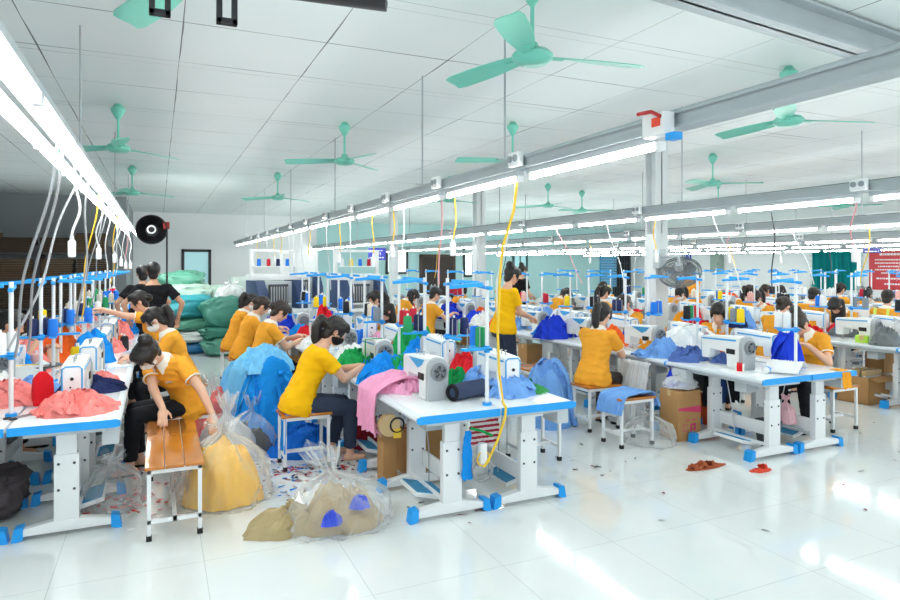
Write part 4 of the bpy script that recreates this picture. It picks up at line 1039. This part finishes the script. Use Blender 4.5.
# --- tan bag in the front
heap('garment_heap','tan garments and blue pieces inside the clear bag at the front','clothes',(1.14,4.32,.005),(.275,.225,.25),CL['tan'],41,.35,7,0)
for i,(x,y,z) in enumerate([(1.02,4.08,.10),(1.22,4.13,.16)]): heap('garment_heap',f"small royal blue piece {'lower' if i==0 else 'upper'} in the tan garment bag",'clothes',(x,y,z),(.065,.05,.07),cloth('cobalt',(70,92,215)),42+i,.5,8)
bag('clear tied bag of tan garments on the floor at the front',(1.14,4.32,.002),(.33,.28,.34),FILM,5,.2,lean=(-.12,.05))
heap('garment_heap','tan trousers lying on the floor beside the tied bag','clothes',(.78,4.36,.002),(.26,.16,.16),cloth('khaki',(176,158,118)),44,.3,5,2)
# --- centre row front
drape('draped_cloth','pink garments hanging over the aisle edge of the centre row',(1.55,4.95,0),[(.42,TH+.10),(.25,TH+.14),(.08,TH+.09),(-.03,TH+.02),(-.05,.62),(-.055,.47)],.42,CL['light pink'],0,.05,4,2,.1)
heap('garment_heap','pink garment pile on the centre row beside the draped part','clothes',(1.84,4.92,T),(.24,.24,.12),CL['light pink'],51,.4,8,12)
heap('garment_heap','bright blue garment under the green one on the centre row','clothes',(1.76,5.28,T),(.22,.17,.13),CL['bright blue'],52,.45,9,4)
heap('garment_heap','green garment on the centre row behind the front machine','clothes',(1.96,5.32,T),(.2,.15,.20),CL['green'],53,.45,9,4)
o=thing('rolled_garment','rolled dark navy garment beside the front machine','clothes',(2.12,4.36,T+.065),R(20))
P=[]
for i in range(13):
    t=i/12; x=-.14+.34*t
    P.append([V((x,(.062+.008*nz(t*4,math.cos(a)*2,math.sin(a)*2)+.012*math.sin(t*3))*math.cos(a),(.062+.010*nz(t*5,math.cos(a)*2+3,math.sin(a)*2))*math.sin(a))) for a in [2*PI*k/22 for k in range(22)]])
MB().rings(P).build('roll',cloth('slate_navy',(62,72,98)),o,angle=1.2); MB().torus((-.14,0,0),.05,.016,'x').build('rolled_edge',CL['black'],o)
heap('garment_heap','light blue garments at the front right of the centre row','clothes',(2.52,4.36,T),(.21,.16,.13),CL['light blue'],54,.4,8,12)
heap('garment_heap','light blue shirt pile between the two front machines','clothes',(2.42,4.72,T),(.16,.14,.13),CL['light blue'],55,.5,9,4)
heap('garment_heap','green and yellow strips on the far corner of centre row','clothes',(2.72,4.42,T),(.14,.14,.05),cloth('strip_green',(60,150,84)),56,.5,9,5)
heap('garment_heap','round green garment bundle between the centre machines','clothes',(2.26,4.84,T),(.11,.11,.14),CL['green'],57,.35,8,2)
heap('garment_heap','small bright blue pieces under the hands of yellow t-shirt','clothes',(1.86,5.98,T),(.14,.12,.08),CL['bright blue'],58,.5,9,4)
o=thing('tape_band','green tape band looped around the second centre machine','tape',(1.85,5.78,T)); MB().box(-.08,.075,-.012,.012,.313,.319).box(-.087,-.081,-.012,.012,0,.318).box(.076,.082,-.012,.012,0,.318).build('band',CL['green'],o)
def strip_mat(name,c1,c2,per,axis=2):
    m,nt,b=nodes_mat(name); tc=nt.nodes.new('ShaderNodeTexCoord'); sp=nt.nodes.new('ShaderNodeSeparateXYZ'); nt.links.new(tc.outputs['Object'],sp.inputs[0])
    k=mth(nt,'LESS_THAN',mth(nt,'FRACT',mth(nt,'DIVIDE',sp.outputs[axis],per)),.5); mx=nt.nodes.new('ShaderNodeMix'); mx.data_type='RGBA'
    nt.links.new(k,mx.inputs['Factor']); mx.inputs['A'].default_value=lin(c1); mx.inputs['B'].default_value=lin(c2); nt.links.new(mx.outputs['Result'],b.inputs['Base Color']); b.inputs['Roughness'].default_value=.9; return m
drape('striped_cloth','red and white striped cloth hanging under the centre row front',(2.36,4.50,0),[(.0,.70),(.0,.55),(.005,.34)],.26,strip_mat('red_stripes',(170,36,58),(236,226,224),.042),PI/2,.015,3,1,.0,0)
drape('ribbon','bright blue cloth strip tied to the centre front leg',(1.99,4.06,0),[(.0,.60),(.0,.45),(.012,.25)],.07,CL['bright blue'],PI/2,.01,1,4,.02,.6)
o=thing('cable_coil','coiled grey cable hanging from the centre front leg','cable',(2.10,4.05,.42)); MB().torus((0,0,-.1),.075,.006,'y').torus((.01,.01,-.115),.08,.005,'y').torus((-.005,.02,-.09),.07,.005,'y').build('coil',CG,o); MB().box(-.03,.03,-.03,.03,-.06,.09).build('white_block',WHITE2,o,bevel=.02); MB().torus((0,-.02,-.02),.05,.006,'y').build('yellow_wrap',CY,o); MB().tube([(-.09,0,.2),(0,0,.17),(.08,0,.13)],.01).build('green_tie',CL['green'],o)
carton('cardboard_box','brown cardboard box under the centre row, dark red top',(2.06,5.2,.0),(.34,.3,.36),CARD,0,lid=CL['maroon'])
carton('cardboard_box','tall narrow brown carton beside a centre row leg',(1.72,5.02,.0),(.12,.16,.42),CARD,0)
o=thing('tape_roll','roll of tan tape with a black ring hung under table edge','tape',(1.63,4.72,.53)); MB().lathe([(.05,-.03),(.085,-.03),(.085,.03),(.05,.03)],n=22,axis='y').build('roll',M('tan_tape',(208,180,132),.5),o); MB().torus((.06,-.03,-.0),.055,.008,'y').build('black_ring',BLACK,o); MB().box(.03,.09,-.035,-.02,-.10,-.03).build('yellow_tag',CY,o); MB().cyl((0,0,.05),(0,0,.19),.004).build('hook',STEEL,o)
heap('garment_heap','dark red sack of cloth below the centre row at the worker knees','clothes',(1.86,6.1,.0),(.2,.22,.40),CL['maroon'],59,.25,6,0,tall=True)
seat(3.12,5.0,'wooden stool tucked beside the far side of the centre row front')
# --- column row front
drape('draped_cloth','light blue shirt draped over a stool at the column row',(4.25,5.06,0),[(-.27,.33),(-.23,.47),(-.2,.50),(0,.515),(.2,.50),(.235,.44),(.26,.36)],.34,CL['light blue'],.2,.035,3,7,.08)
seat(4.25,5.06,'small white stool holding a draped light blue shirt')
heap('garment_heap','light blue garment pile on the floor behind the ponytailed person','clothes',(3.98,6.05,0),(.30,.30,.74),CL['light blue'],61,.2,8,5,tall=True)
o=carton('cardboard_box','tall brown carton with pink stripe under the column row',(4.88,5.0,0),(.30,.26,.50),CARD,.0)
PK=M('pink_print',(206,58,104),.6)
MB().prism([(-.149,.31),(.149,.27),(.149,.34),(-.149,.335)],'y',-.1325,-.1302).build('pink_stripe',PK,o)
MB().box(-.09,-.02,-.1325,-.1302,.1,.105).box(-.09,-.02,-.1325,-.1302,.16,.165).box(-.09,-.085,-.1325,-.1302,.1,.165).box(.01,.03,-.1325,-.1302,.09,.17).box(.03,.08,-.1325,-.1302,.15,.17).box(.06,.08,-.1325,-.1302,.1,.16).box(.03,.06,-.1325,-.1302,.11,.125).box(-.05,.0,-.1325,-.1302,.2,.21).box(.03,.08,-.1325,-.1302,.2,.21).build('printed_mark',PK,o)
bag('white plastic bag bulging on the pink striped carton',(4.88,5.0,.52),(.17,.15,.12),FILMW,7,.02)
heap('garment_heap','royal blue cloth under the plastic bag on the tall carton','clothes',(4.93,5.1,.51),(.13,.12,.19),CL['royal blue'],62,.3,7)
drape('plastic_sheet','clear plastic sheet hanging from the column row edge',(4.70,5.5,0),[(.05,.74),(.0,.72),(-.06,.4),(-.14,.04)],.5,FILMW,0,.05,6,5,.0,.3,'plastic sheet',.002)
bag('clumped clear plastic bag on the floor by the tall carton',(4.48,5.0,.002),(.24,.24,.26),FILM,8,.03)
heap('garment_heap','white gauzy cloth pile on the column row','clothes',(5.62,5.62,T),(.50,.40,.30),CL['white'],63,.3,6,8)
heap('garment_heap','denim blue net cloth before the front machine of column row','clothes',(5.12,5.12,T),(.22,.18,.14),CL['denim blue'],64,.28,9,4)
heap('garment_heap','denim blue roll of cloth under the front needle of column row','clothes',(5.28,4.80,T),(.16,.10,.10),CL['denim blue'],65,.4,8,3)
heap('garment_heap','light blue scraps on the column row edge','clothes',(5.0,5.55,T),(.2,.16,.06),CL['light blue'],66,.5,9,5)
heap('garment_heap','yellow and black bundle beside the machine on column row','clothes',(5.02,5.66,T+.03),(.12,.08,.09),CL['mustard'],67,.4,8,2)
drape('striped_cloth','white pleated cloth over the front corner of the column row',(5.42,4.2,0),[(-.22,T+.015),(-.1,T+.09),(.02,T+.10),(.16,T+.03),(.2,T+.012)],.3,CL['white'],.5,.02,6,9,0)
o=carton('paper_carton','white and red thread box on the front of the column row',(5.04,4.40,T),(.17,.08,.07),WCARD,.7,lid=CL['red'])
o=thing('bottle','white oil bottle with blue label lying on column row','bottle',(5.12,4.18,T+.032),.5); MB().lathe([(.0,0),(.03,0),(.032,.01),(.032,.12),(.014,.15),(.012,.165),(0,.165)],n=14,axis='x').build('bottle_body',WHITE2,o); MB().lathe([(.0325,.03),(.0328,.03),(.0328,.09),(.0325,.09)],n=14,axis='x').build('bottle_label',BLUE,o); MB().lathe([(.0,.16),(.013,.16),(.013,.185),(0,.185)],n=10,axis='x').build('bottle_cap',WHITE2,o)
heap('garment_heap','royal blue garment held up at the front of column row','clothes',(5.70,4.40,T),(.16,.14,.34),CL['royal blue'],68,.25,7,3,tall=True)
heap('garment_heap','white piece of cloth between royal blue garment and machine','clothes',(5.80,4.5,T+.22),(.09,.07,.14),CL['white'],69,.3,7)
drape('draped_cloth','mustard cloth hanging over the front edge of column row',(5.95,3.98,0),[(.12,T+.012),(.02,T+.014),(-.02,T-.01),(-.03,.60)],.12,CL['mustard'],PI/2,.012,2,1,.03)
for i,(x,c) in enumerate([(5.25,'black'),(5.42,'navy'),(5.58,'black')]):
    drape('hanging_garment',['black garment hung under the front table of the column row','dark navy garment hung under the front table of column row','black garment hung beside the navy one under the table'][i],(x,4.95,0),[(0,.69),(.0,.55),(.01,.30)],.2,CL[c] if c!='navy' else cloth('mid_navy',(36,66,120)),PI/2,.02,3,i,.05,.1)
def bucket(label,loc,r,h,mat): 
    o=thing('bucket',label,'bin',loc); MB().lathe([(0,.0),(r*.8,0),(r,h),(r*.94,h),(r*.76,.012),(0,.012)],n=20).build('bucket_body',mat,o); MB().torus((0,0,h),r*.98,.008).build('rim',mat,o); return o
bucket('dark grey waste bin under the front of the column row',(5.45,4.42,.0),.12,.24,DGREY)
bucket('orange plastic bin under the column row behind the leg',(5.62,5.35,0),.16,.3,M('orange_plastic',(214,84,36),.4))
bag('small pink plastic bag hanging at the column row leg',(5.62,4.36,.22),(.09,.09,.2),M('pink_film',(240,190,198),.3,alpha=.7),11,.1)
o=heap('ribbon','rust coloured ribbon curled on the floor before the column row','ribbon',(4.36,4.16,.002),(.20,.05,.014),cloth('rust',(160,82,52)),70,.5,8,3)
heap('ribbon','orange red strip on the floor by the column row foot','ribbon',(4.72,3.90,.002),(.10,.05,.014),cloth('rust_red',(222,78,56)),71,.5,8,2)
for i,y in enumerate((7.5,10.9)): heap('garment_heap',['royal blue heap at the hands of the standing person','royal blue heap with white trim farther along column row'][i],'clothes',(5.0,y,T),(.26,.24,.30),CL['royal blue'],72+i,.4,8,4)
heap('garment_heap','royal blue cloth on the far side of the centre row','clothes',(2.75,7.5,T),(.2,.2,.2),CL['royal blue'],74,.4,8,4)
drape('hanging_cloth','mint green sheet hanging from the column row edge',(4.79,10.2,0),[(.05,T+.01),(-.02,T),(-.03,.42)],.34,M('mint_cloth',(140,216,170),.8),0,.01,1,3,0)
heap('navy_cloth','navy cloth lying over the shoulder at the column row','clothes',(6.50,5.72,1.0),(.13,.12,.22),CL['navy'],75,.3,7)
heap('garment_heap','red cloth held up between the centre row machines','clothes',(1.98,8.35,T),(.14,.12,.46),CL['red'],76,.22,7,2,tall=True)
# right row
carton('cardboard_box','open brown carton with white folders under the right row',(8.36,5.35,0),(.46,.4,.34),CARD,.05,open_=True)
for i in range(3): carton('folder',['white folder in the open carton, front one','white folder in the open carton, middle one','white folder in the open carton, back one'][i],(8.36,5.24+.09*i,.014),(.36,.03,.40),WCARD,.05,'folder')
carton('paper_carton','lime green box on the right row edge',(8.36,5.36,T),(.17,.14,.09),M('lime_card',(176,224,60),.5),.4)
bag('white plastic bag on the right row beside the lime box',(8.78,5.15,T),(.2,.18,.26),FILMW,14,.03)
heap('garment_heap','grey garment pile before the bowed person on right row','clothes',(9.0,5.95,T),(.32,.24,.16),CL['grey'],77,.4,8,5)
heap('garment_heap','dark cloth heap beneath the right row by its front leg','clothes',(8.75,4.5,.3),(.28,.3,.36),CL['black'],78,.3,7)
# random work on the other tables
hp={}; rng=random.Random(5)
pal={'left':['pink','orange','bright blue','navy','white','pink'],'centre':['bright blue','light pink','green','white','red','royal blue'],'column':['royal blue','light blue','white','mustard','bright blue','orange'],'right':['white','grey','mustard','light blue','white','red'],'far right':['white','red','grey','orange','light blue','navy'],'window':['red','white','orange','grey','royal blue','navy']}
protos=[Once(tag(heap_mb(.22,.18,.15,seed=90+i,fold=.45,freq=9,tang=5,nr=14,na=44).build('garment_heap',CL['white'],angle=1.2),'x','clothes')) for i in range(5)]
done={('column',1,0),('left',1,0),('centre',-1,0),('centre',1,0),('column',-1,0),('left',1,2),('left',-1,2)}
for (rn,side,k),(x,y,rz) in TAB.items():
    if (rn,side,k) in done: continue
    sdn={-1:'left',1:'right'}[side]; cs=pal[rn][:]; rng.shuffle(cs)
    for q in range(rng.choice((1,2,2))):
        c=cs[q]; s=rng.uniform(.7,1.25)
        px=x+side*rng.uniform(-.02,.14); py=y+(-.42 if q==0 else .44)+rng.uniform(-.08,.08)
        rng.choice(protos).put((px,py,T),rng.uniform(0,6),f"{c} pile at {'nearer' if q==0 else 'farther'} end, table {ORD[k]} from front, {sdn} side of {RNAME[rn]}",f"garment piles of the {RNAME[rn]}",(s,s,s*rng.uniform(.8,1.7)),{'cloth_garment_white':CL[c]})
for p in protos: p.drop()
# things stored under the tables
bx=Once(carton('cardboard_box','x',(0,0,0),(.34,.32,.3),CARD)); sk=Once(sack('x',(0,0,0),(.34,.4,.36),M('grey_bag',(96,100,106),.5,bump=.4,bscale=12),3,name='dark_bag'))
for i,(rn,side,k) in enumerate([('left',1,1),('left',1,3),('centre',1,1),('centre',-1,3),('column',-1,2),('column',-1,3),('column',1,1),('right',-1,2),('right',-1,4),('right',1,1),('far right',-1,2),('column',-1,5),('left',-1,1),('centre',-1,4)]):
    x,y,rz=TAB[rn,side,k]; sdn={-1:'left',1:'right'}[side]
    (bx if i%2 else sk).put((x+.0,y+.18 if i%2 else y-.18,.0 if False else .295),rz,f"{'brown carton' if i%2 else 'dark grey bag'} under table {ORD[k]} from front, {sdn} side of {RNAME[rn]}",None,(.8,.8,.9))
bx.drop(); sk.drop()
bag('grey clear plastic bag beneath the front left table',(-.30,5.35,.002),(.2,.26,.3),FILM,15,.06)
sack('dark cloth bag beneath the left table at the picture edge',(-1.1,5.5,.0),(.5,.5,.3),M('dark_bag_cloth',(70,62,66),.7,bump=.4,bscale=12),6,name='dark_bag')
# --- sack pile at the end of the aisle
for i,(x,y,z,w,d,h,c,lab) in enumerate([
(.62,13.9,0,.8,.7,.24,'blue','blue sack at the bottom left of the sack pile'),(.58,13.85,.22,.78,.66,.24,'white','white sack with blue mark in the left sack stack'),
(.60,13.9,.44,.86,.7,.28,'green','green sack in the middle of the left sack stack'),(.56,13.9,.70,.96,.8,.46,'teal','large teal sack on the left sack stack'),
(.62,14.3,.98,.9,.8,.40,'pale','pale sack near the top of the left sack stack'),(.45,14.6,1.25,.95,.8,.38,'green','green sack on the very top of the pile'),
(1.22,13.25,0,.86,.62,.34,'green','green bundle at the bottom right of the sack pile'),(1.20,13.35,.32,.96,.7,.24,'dark green','flat dark green sack in the right sack stack'),
(1.20,13.35,.53,.82,.7,.60,'dark green','big round dark green sack on the right stack'),(1.05,14.35,1.0,.7,.6,.32,'pale','pale sack behind the big round dark green one'),
(.10,14.2,.0,.8,.8,.55,'dark green','dark green sack on the floor at the left of the pile'),(.12,14.25,.53,.8,.8,.5,'green','green sack leaning at the left of the teal sack'),
(1.35,14.6,0,1.0,.9,1.0,'pale','tall pale bag at the back right of the pile')]):
    sack(lab,(x,y,z),(w,d,h),TARP[c],i+1,rng.uniform(-.15,.15))
bag('clear bag stuffed with pale plastic on top of the right sacks',(1.35,13.7,1.10),(.28,.26,.26),FILMW,16,.04)
# --- storage rack by the grey wall
BRN=M('dark_board',(58,44,32),.8,var=.25,vscale=3); BRN2=M('brown_board',(78,60,42),.8,var=.25,vscale=3); RKM=M('rack_steel',(50,50,54),.5)
for n,x in enumerate((-4.7,-3.2,-1.75)):
    o=thing('storage_rack',f"dark steel storage rack, {['far left','middle','right'][n]} of the three by the grey wall",'rack',(x,17.3,0))
    for sx in (-.7,.7):
        for sy in (-.4,.4): MB().box(sx-.03,sx+.03,sy-.03,sy+.03,0,2.2).build('upright',RKM,o)
    for k,z in enumerate((.1,.75,1.4,2.0)): MB().box(-.7,.7,-.4,.4,z,z+.04).build('shelf',RKM,o)
    for k,z in enumerate((.14,.79,1.44,2.04)):
        for q,sx in enumerate((-.35,.34)):
            mb=MB(); hh=(.55,.52,.46,.34+.12*((n+q)%2))[k]; m=9
            for j in range(m):
                dx=rng.uniform(-.02,.02); mb.box(sx-.31+dx,sx+.31+dx,-.36+rng.uniform(-.02,.02),.34,z+hh*j/m,z+hh*(j+.86)/m)
            st=mb.build('board_stack',BRN if (k+q+n)%2 else BRN2,None,(x,17.3,0),smooth=False)
            tag(st,f"stack of brown boards, {['bottom','second','third','top'][k]} shelf, {['left','right'][q]} half of the {['far left','middle','right'][n]} rack",'stack','board stacks on the dark racks')
# --- embroidery machines beyond the centre row
NAVY=M('navy_panel',(44,64,104),.45)
def embroidery(label,loc,rz):
    o=thing('embroidery_machine',label,'machine',loc,rz)
    MB().box(-.45,.45,-.35,.35,.05,.84).build('stand',LGREY,o,bevel=.02)
    MB().box(-.55,.55,-.45,.4,.84,.9).build('work_table',WHITE2,o,bevel=.01)
    for s in (-1,1):
        MB().prism([(-.36,.9),(.35,.9),(.35,1.46),(-.12,1.46),(-.30,1.2)],'x',s*.40-.1,s*.40+.1).build('side_panel',NAVY,o,bevel=.02)
    MB().box(-.3,.3,-.05,.33,.9,1.44).build('head_block',LGREY,o,bevel=.02)
    MB().box(-.2,.2,-.10,-.05,1.0,1.38).build('needle_case',DGREY,o,bevel=.01); 
    mb=MB()
    for k in range(7): mb.box(-.17+k*.055,-.15+k*.055,-.115,-.1,1.03,1.33)
    mb.build('needle_bars',STEEL,o); MB().box(-.24,.24,-.16,-.10,.97,1.0).build('hoop_arm',WHITE2,o)
    MB().box(-.5,.5,.05,.33,1.46,1.58).build('top_deck',WHITE2,o,bevel=.01)
    for s in (-1,1): MB().box(s*.46-.035,s*.46+.035,.1,.17,1.56,2.05).build('gantry_post',WHITE2,o,bevel=.005)
    MB().box(-.5,.5,.1,.17,2.02,2.07).build('gantry_bar',WHITE2,o,bevel=.005)
    MB().box(-.45,.45,.05,.3,1.72,1.74).build('spool_shelf',WHITE2,o)
    return o
embroidery('white and navy embroidery machine at the left beyond the centre row',(2.15,13.0,0),.25)
embroidery('white and navy embroidery machine at the right beyond the centre row',(3.72,12.6,0),.15)
embroidery('white and navy embroidery machine farther back near the corner',(3.3,16.4,0),.1)
cone3=Once(make_cone())
for i in range(8):
    c=['blue','red','navy','blue','white','yellow','blue','red'][i]
    bxm=(2.15,13.0,.25) if i<4 else (3.72,12.6,.15); dx=-.3+.2*(i%4); a=bxm[2]
    cone3.put((bxm[0]+dx*math.cos(a)-.17*math.sin(a),bxm[1]+dx*math.sin(a)+.17*math.cos(a),1.74),0,f"{c} thread cone, {ORD[i%4]} on the shelf of the {'left' if i<4 else 'right'} embroidery machine",'cones on the embroidery machines',None,{'thread_blue':MATS['thread_'+c]} if c!='blue' else None)
cone3.drop()
for i,(x,y) in enumerate([(1.72,14.2),(2.5,15.3)]):
    o=thing('steel_locker',['pale green steel locker right of the sack pile','pale green steel locker behind the embroidery machines'][i],'locker',(x,y,0)); MB().box(-.3,.3,-.22,.22,.05,1.5).build('locker_body',M('locker_green',(190,206,198),.4,metal=.2),o,bevel=.01)
    for s in (-1,1): d=MB().box(s*.145-.135,s*.145+.135,-.24,-.22,.1,1.45).build('locker_door',M('locker_green',(0,0,0)),o,bevel=.004); MB().box(s*.05-.01,s*.05+.01,-.26,-.24,.75,.85).build('handle',STEEL,d)
# --- studio lamp by the black t-shirts
o=thing('studio_lamp','round black studio lamp on a tall stand before the end wall','lamp',(.02,12.0,0))
MB().lathe([(.05,.2),(.12,.16),(.23,.0),(.25,-.12),(.24,-.12),(.22,.0),(.1,.13),(0,.14)],(-.12,0,2.36),28,'y').build('lamp_bowl',BLACK,o)
MB().lathe([(.0,.28),(.07,.28),(.08,.2),(.0,.18)],(-.12,0,2.36),16,'y').build('lamp_head',DGREY,o); MB().box(.06,.16,-.04,.1,2.38,2.5).build('red_unit',M('red_plastic',(180,30,36),.4),o,bevel=.01)
MB().tube([(-.12,.2,2.36),(.05,.2,2.36),(.12,.05,2.36),(.12,0,2.3)],.016,8).build('lamp_arm',STEEL,o); MB().torus((-.12,-.13,2.36),.06,.012,'y').build('lamp_ring',WHITE2,o)
MB().cyl((.12,0,.3),(.12,0,2.4),.016).build('pole',BLACK,o)
la=bpy.data.lights.new('studio_flash','AREA'); la.shape='DISK'; la.size=.42; la.energy=22; la.color=(1,.98,.95); la.spread=R(120)
lo=bpy.data.objects.new('studio_flash',la); COL.objects.link(lo); lo.location=(-.08,12.35,2.40); lo.rotation_euler=(R(78),0,R(-14))
for k in range(3): a=k*2.1+.4; MB().cyl((.12,0,.55),(.12+.4*math.cos(a),.4*math.sin(a),.012),.012).build('leg',BLACK,o)
# --- fan on the steel column
o=thing('wall_fan','grey caged fan tilted down on the front steel column','fan',(6.20,6.74,1.68))
tm=(Matrix.Rotation(R(-24.5),3,'Z')@Matrix.Rotation(R(-24),3,'Y')@Matrix.Rotation(R(38),3,'X'))
X=(tm@V((1,0,0)),tm@V((0,1,0))); nrm=tm@V((0,0,1)); C0=V((.12,-.26,-.02))
mb=MB()
for rr_,off in ((.27,.0),(.24,.035),(.18,.055),(.11,.065),(.27,.03),(.24,-.03),(.18,-.05),(.11,-.06)): mb.torus(C0+nrm*off,rr_,.0045 if rr_<.27 else .008,n=36,m=5,X=X)
for k in range(60):
    a=2*PI*k/60; d=X[0]*math.cos(a)+X[1]*math.sin(a)
    for s in (1,-1): mb.tube([C0+d*.05+nrm*s*.068,C0+d*.18+nrm*s*.055,C0+d*.27+nrm*.012],.0028,4)
mb.build('cage',M('cage_grey',(112,118,122),.4),o)
mb=MB()
for k in range(3):
    P=[]
    for i in range(8):
        t=i/7; a=2*PI*k/3; r=.05+.17*t; w=.25+.55*math.sin(t*PI*.9)
        P.append([C0+(X[0]*math.cos(a+q*w)+X[1]*math.sin(a+q*w))*r+nrm*q*.04 for q in (-.5,0,.5)])
    mb2=MB().grid(P).build('blade',M('fan_blade_grey',(120,130,136),.4),o,solid=.003)
MB().cyl(C0+nrm*.02,C0+nrm*.17,.055,.045,14).build('motor',GALV,o)
MB().box(-.05,.07,-.06,.06,.04,.30).tube([C0+nrm*.15,C0+nrm*.2+V((0,0,.08)),V((0,-.04,.2))],.022,8).build('bracket',GALV,o,bevel=.005)
# --- signs and wall pieces
def sign(name,label,loc,rz,w,h,lines,col,cat='sign',tcol=(240,240,245)):
    o=thing(name,label,cat,loc,rz); MB().box(-w/2,w/2,0,.02,-h/2,h/2).build('sign_plate',M('sign_'+str(col),col,.4),o,bevel=.004)
    for kind,z,s,ww in lines:
        if kind is None:
            mb=MB(); x=-ww/2; rr=random.Random(int(z*1e3)+9)
            while x<ww/2: l=rr.uniform(.03,.09); mb.box(x,min(x+l,ww/2),-.004,0,z-s/2,z+s/2); x+=l+.02
            mb.build('small_print',M('sign_white',tcol,.5),o,smooth=False)
        else:
            cu=bpy.data.curves.new('lettering','FONT'); cu.body=kind; cu.size=s; cu.align_x='CENTER'; cu.align_y='CENTER'; cu.extrude=.002
            t0=bpy.data.objects.new('t',cu); COL.objects.link(t0); me=bpy.data.meshes.new_from_object(t0.evaluated_get(bpy.context.evaluated_depsgraph_get())); bpy.data.objects.remove(t0); tx=link('lettering',me,None,o); tx.location=(0,-.004,z); tx.rotation_euler=(PI/2,0,0); me.materials.clear(); me.materials.append(M('sign_white',tcol,.5))
    return o
SB=(62,70,200)
s1=sign('hanging_sign','small blue sign with white lettering hung before the rear columns',(5.95,18.3,2.08),R(-24),.52,.36,[(None,.10,.03,.34),('C M',.0,.14,0),(None,-.11,.035,.42)],SB)
MB().cyl((-.2,.01,.18),(-.2,.01,.42),.004).cyl((.2,.01,.18),(.2,.01,.42),.004).build('hanger',STEEL,s1)
s2=sign('hanging_sign','blue sign with white lettering by the red banner',(14.2,8.9,2.14),R(-58),.33,.24,[(None,.085,.022,.2),('HOÀN THIỆN',.0,.055,0),(None,-.085,.022,.26)],(52,58,140))
MB().cyl((-.14,.01,.12),(-.14,.01,.2),.004).cyl((.14,.01,.12),(.14,.01,.2),.004).build('hanger',STEEL,s2)
sign('wall_sign','square blue wall sign on the white right wall',(X1-.03,21.95,2.15),-PI/2,.4,.42,[('L4',.0,.3,0)],(44,60,190))
b=sign('banner','red banner with pale lines of text on the right wall',(X1-.04,12.5,1.62),-PI/2,2.6,1.4,[(None,.48,.07,1.9),(None,.3,.04,2.2),(None,.19,.04,2.2),(None,.08,.04,2.0),(None,-.03,.04,2.2),(None,-.14,.04,1.8),(None,-.32,.05,2.1),(None,-.5,.05,1.6)],(206,58,66),'banner',(238,170,165))
o=thing('fuse_box','pale grey green fuse box on the white right wall','electrical box',(X1-.02,20.2,1.78),-PI/2); MB().box(-.28,.28,-.2,0,-.36,.42).build('box',M('fuse_grey',(150,166,158),.4),o,bevel=.01); MB().box(-.26,.26,-.215,-.2,-.34,.40).build('box_door',M('fuse_grey',(0,0,0)),o,bevel=.004); MB().cyl((.18,-.235,.0),(.18,-.215,.0),.025).build('lock',DGREY,o)
for p in (stool,): pass
# box with red tape on the front end of the centre rail
o=thing('junction_box','white socket box with red tape at the front end of centre rail','electrical box',(2.11,2.30,2.37)); o.scale=(.8,.8,.8); MB().box(-.04,.04,-.09,.09,.0,.13).build('box',WHITE2,o,bevel=.006); MB().tube([(-.045,-.07,.1),(-.05,.0,.14),(-.045,.12,.15)],.012).build('red_tape',M('red_plastic',(180,30,36),.4),o); MB().box(-.05,-.04,-.06,.0,.05,.1).build('red_switch',M('red_orange',(235,70,40),.4),o); MB().box(-.03,.03,-.16,-.09,-.04,.0).build('blue_plug',BLUE,o)
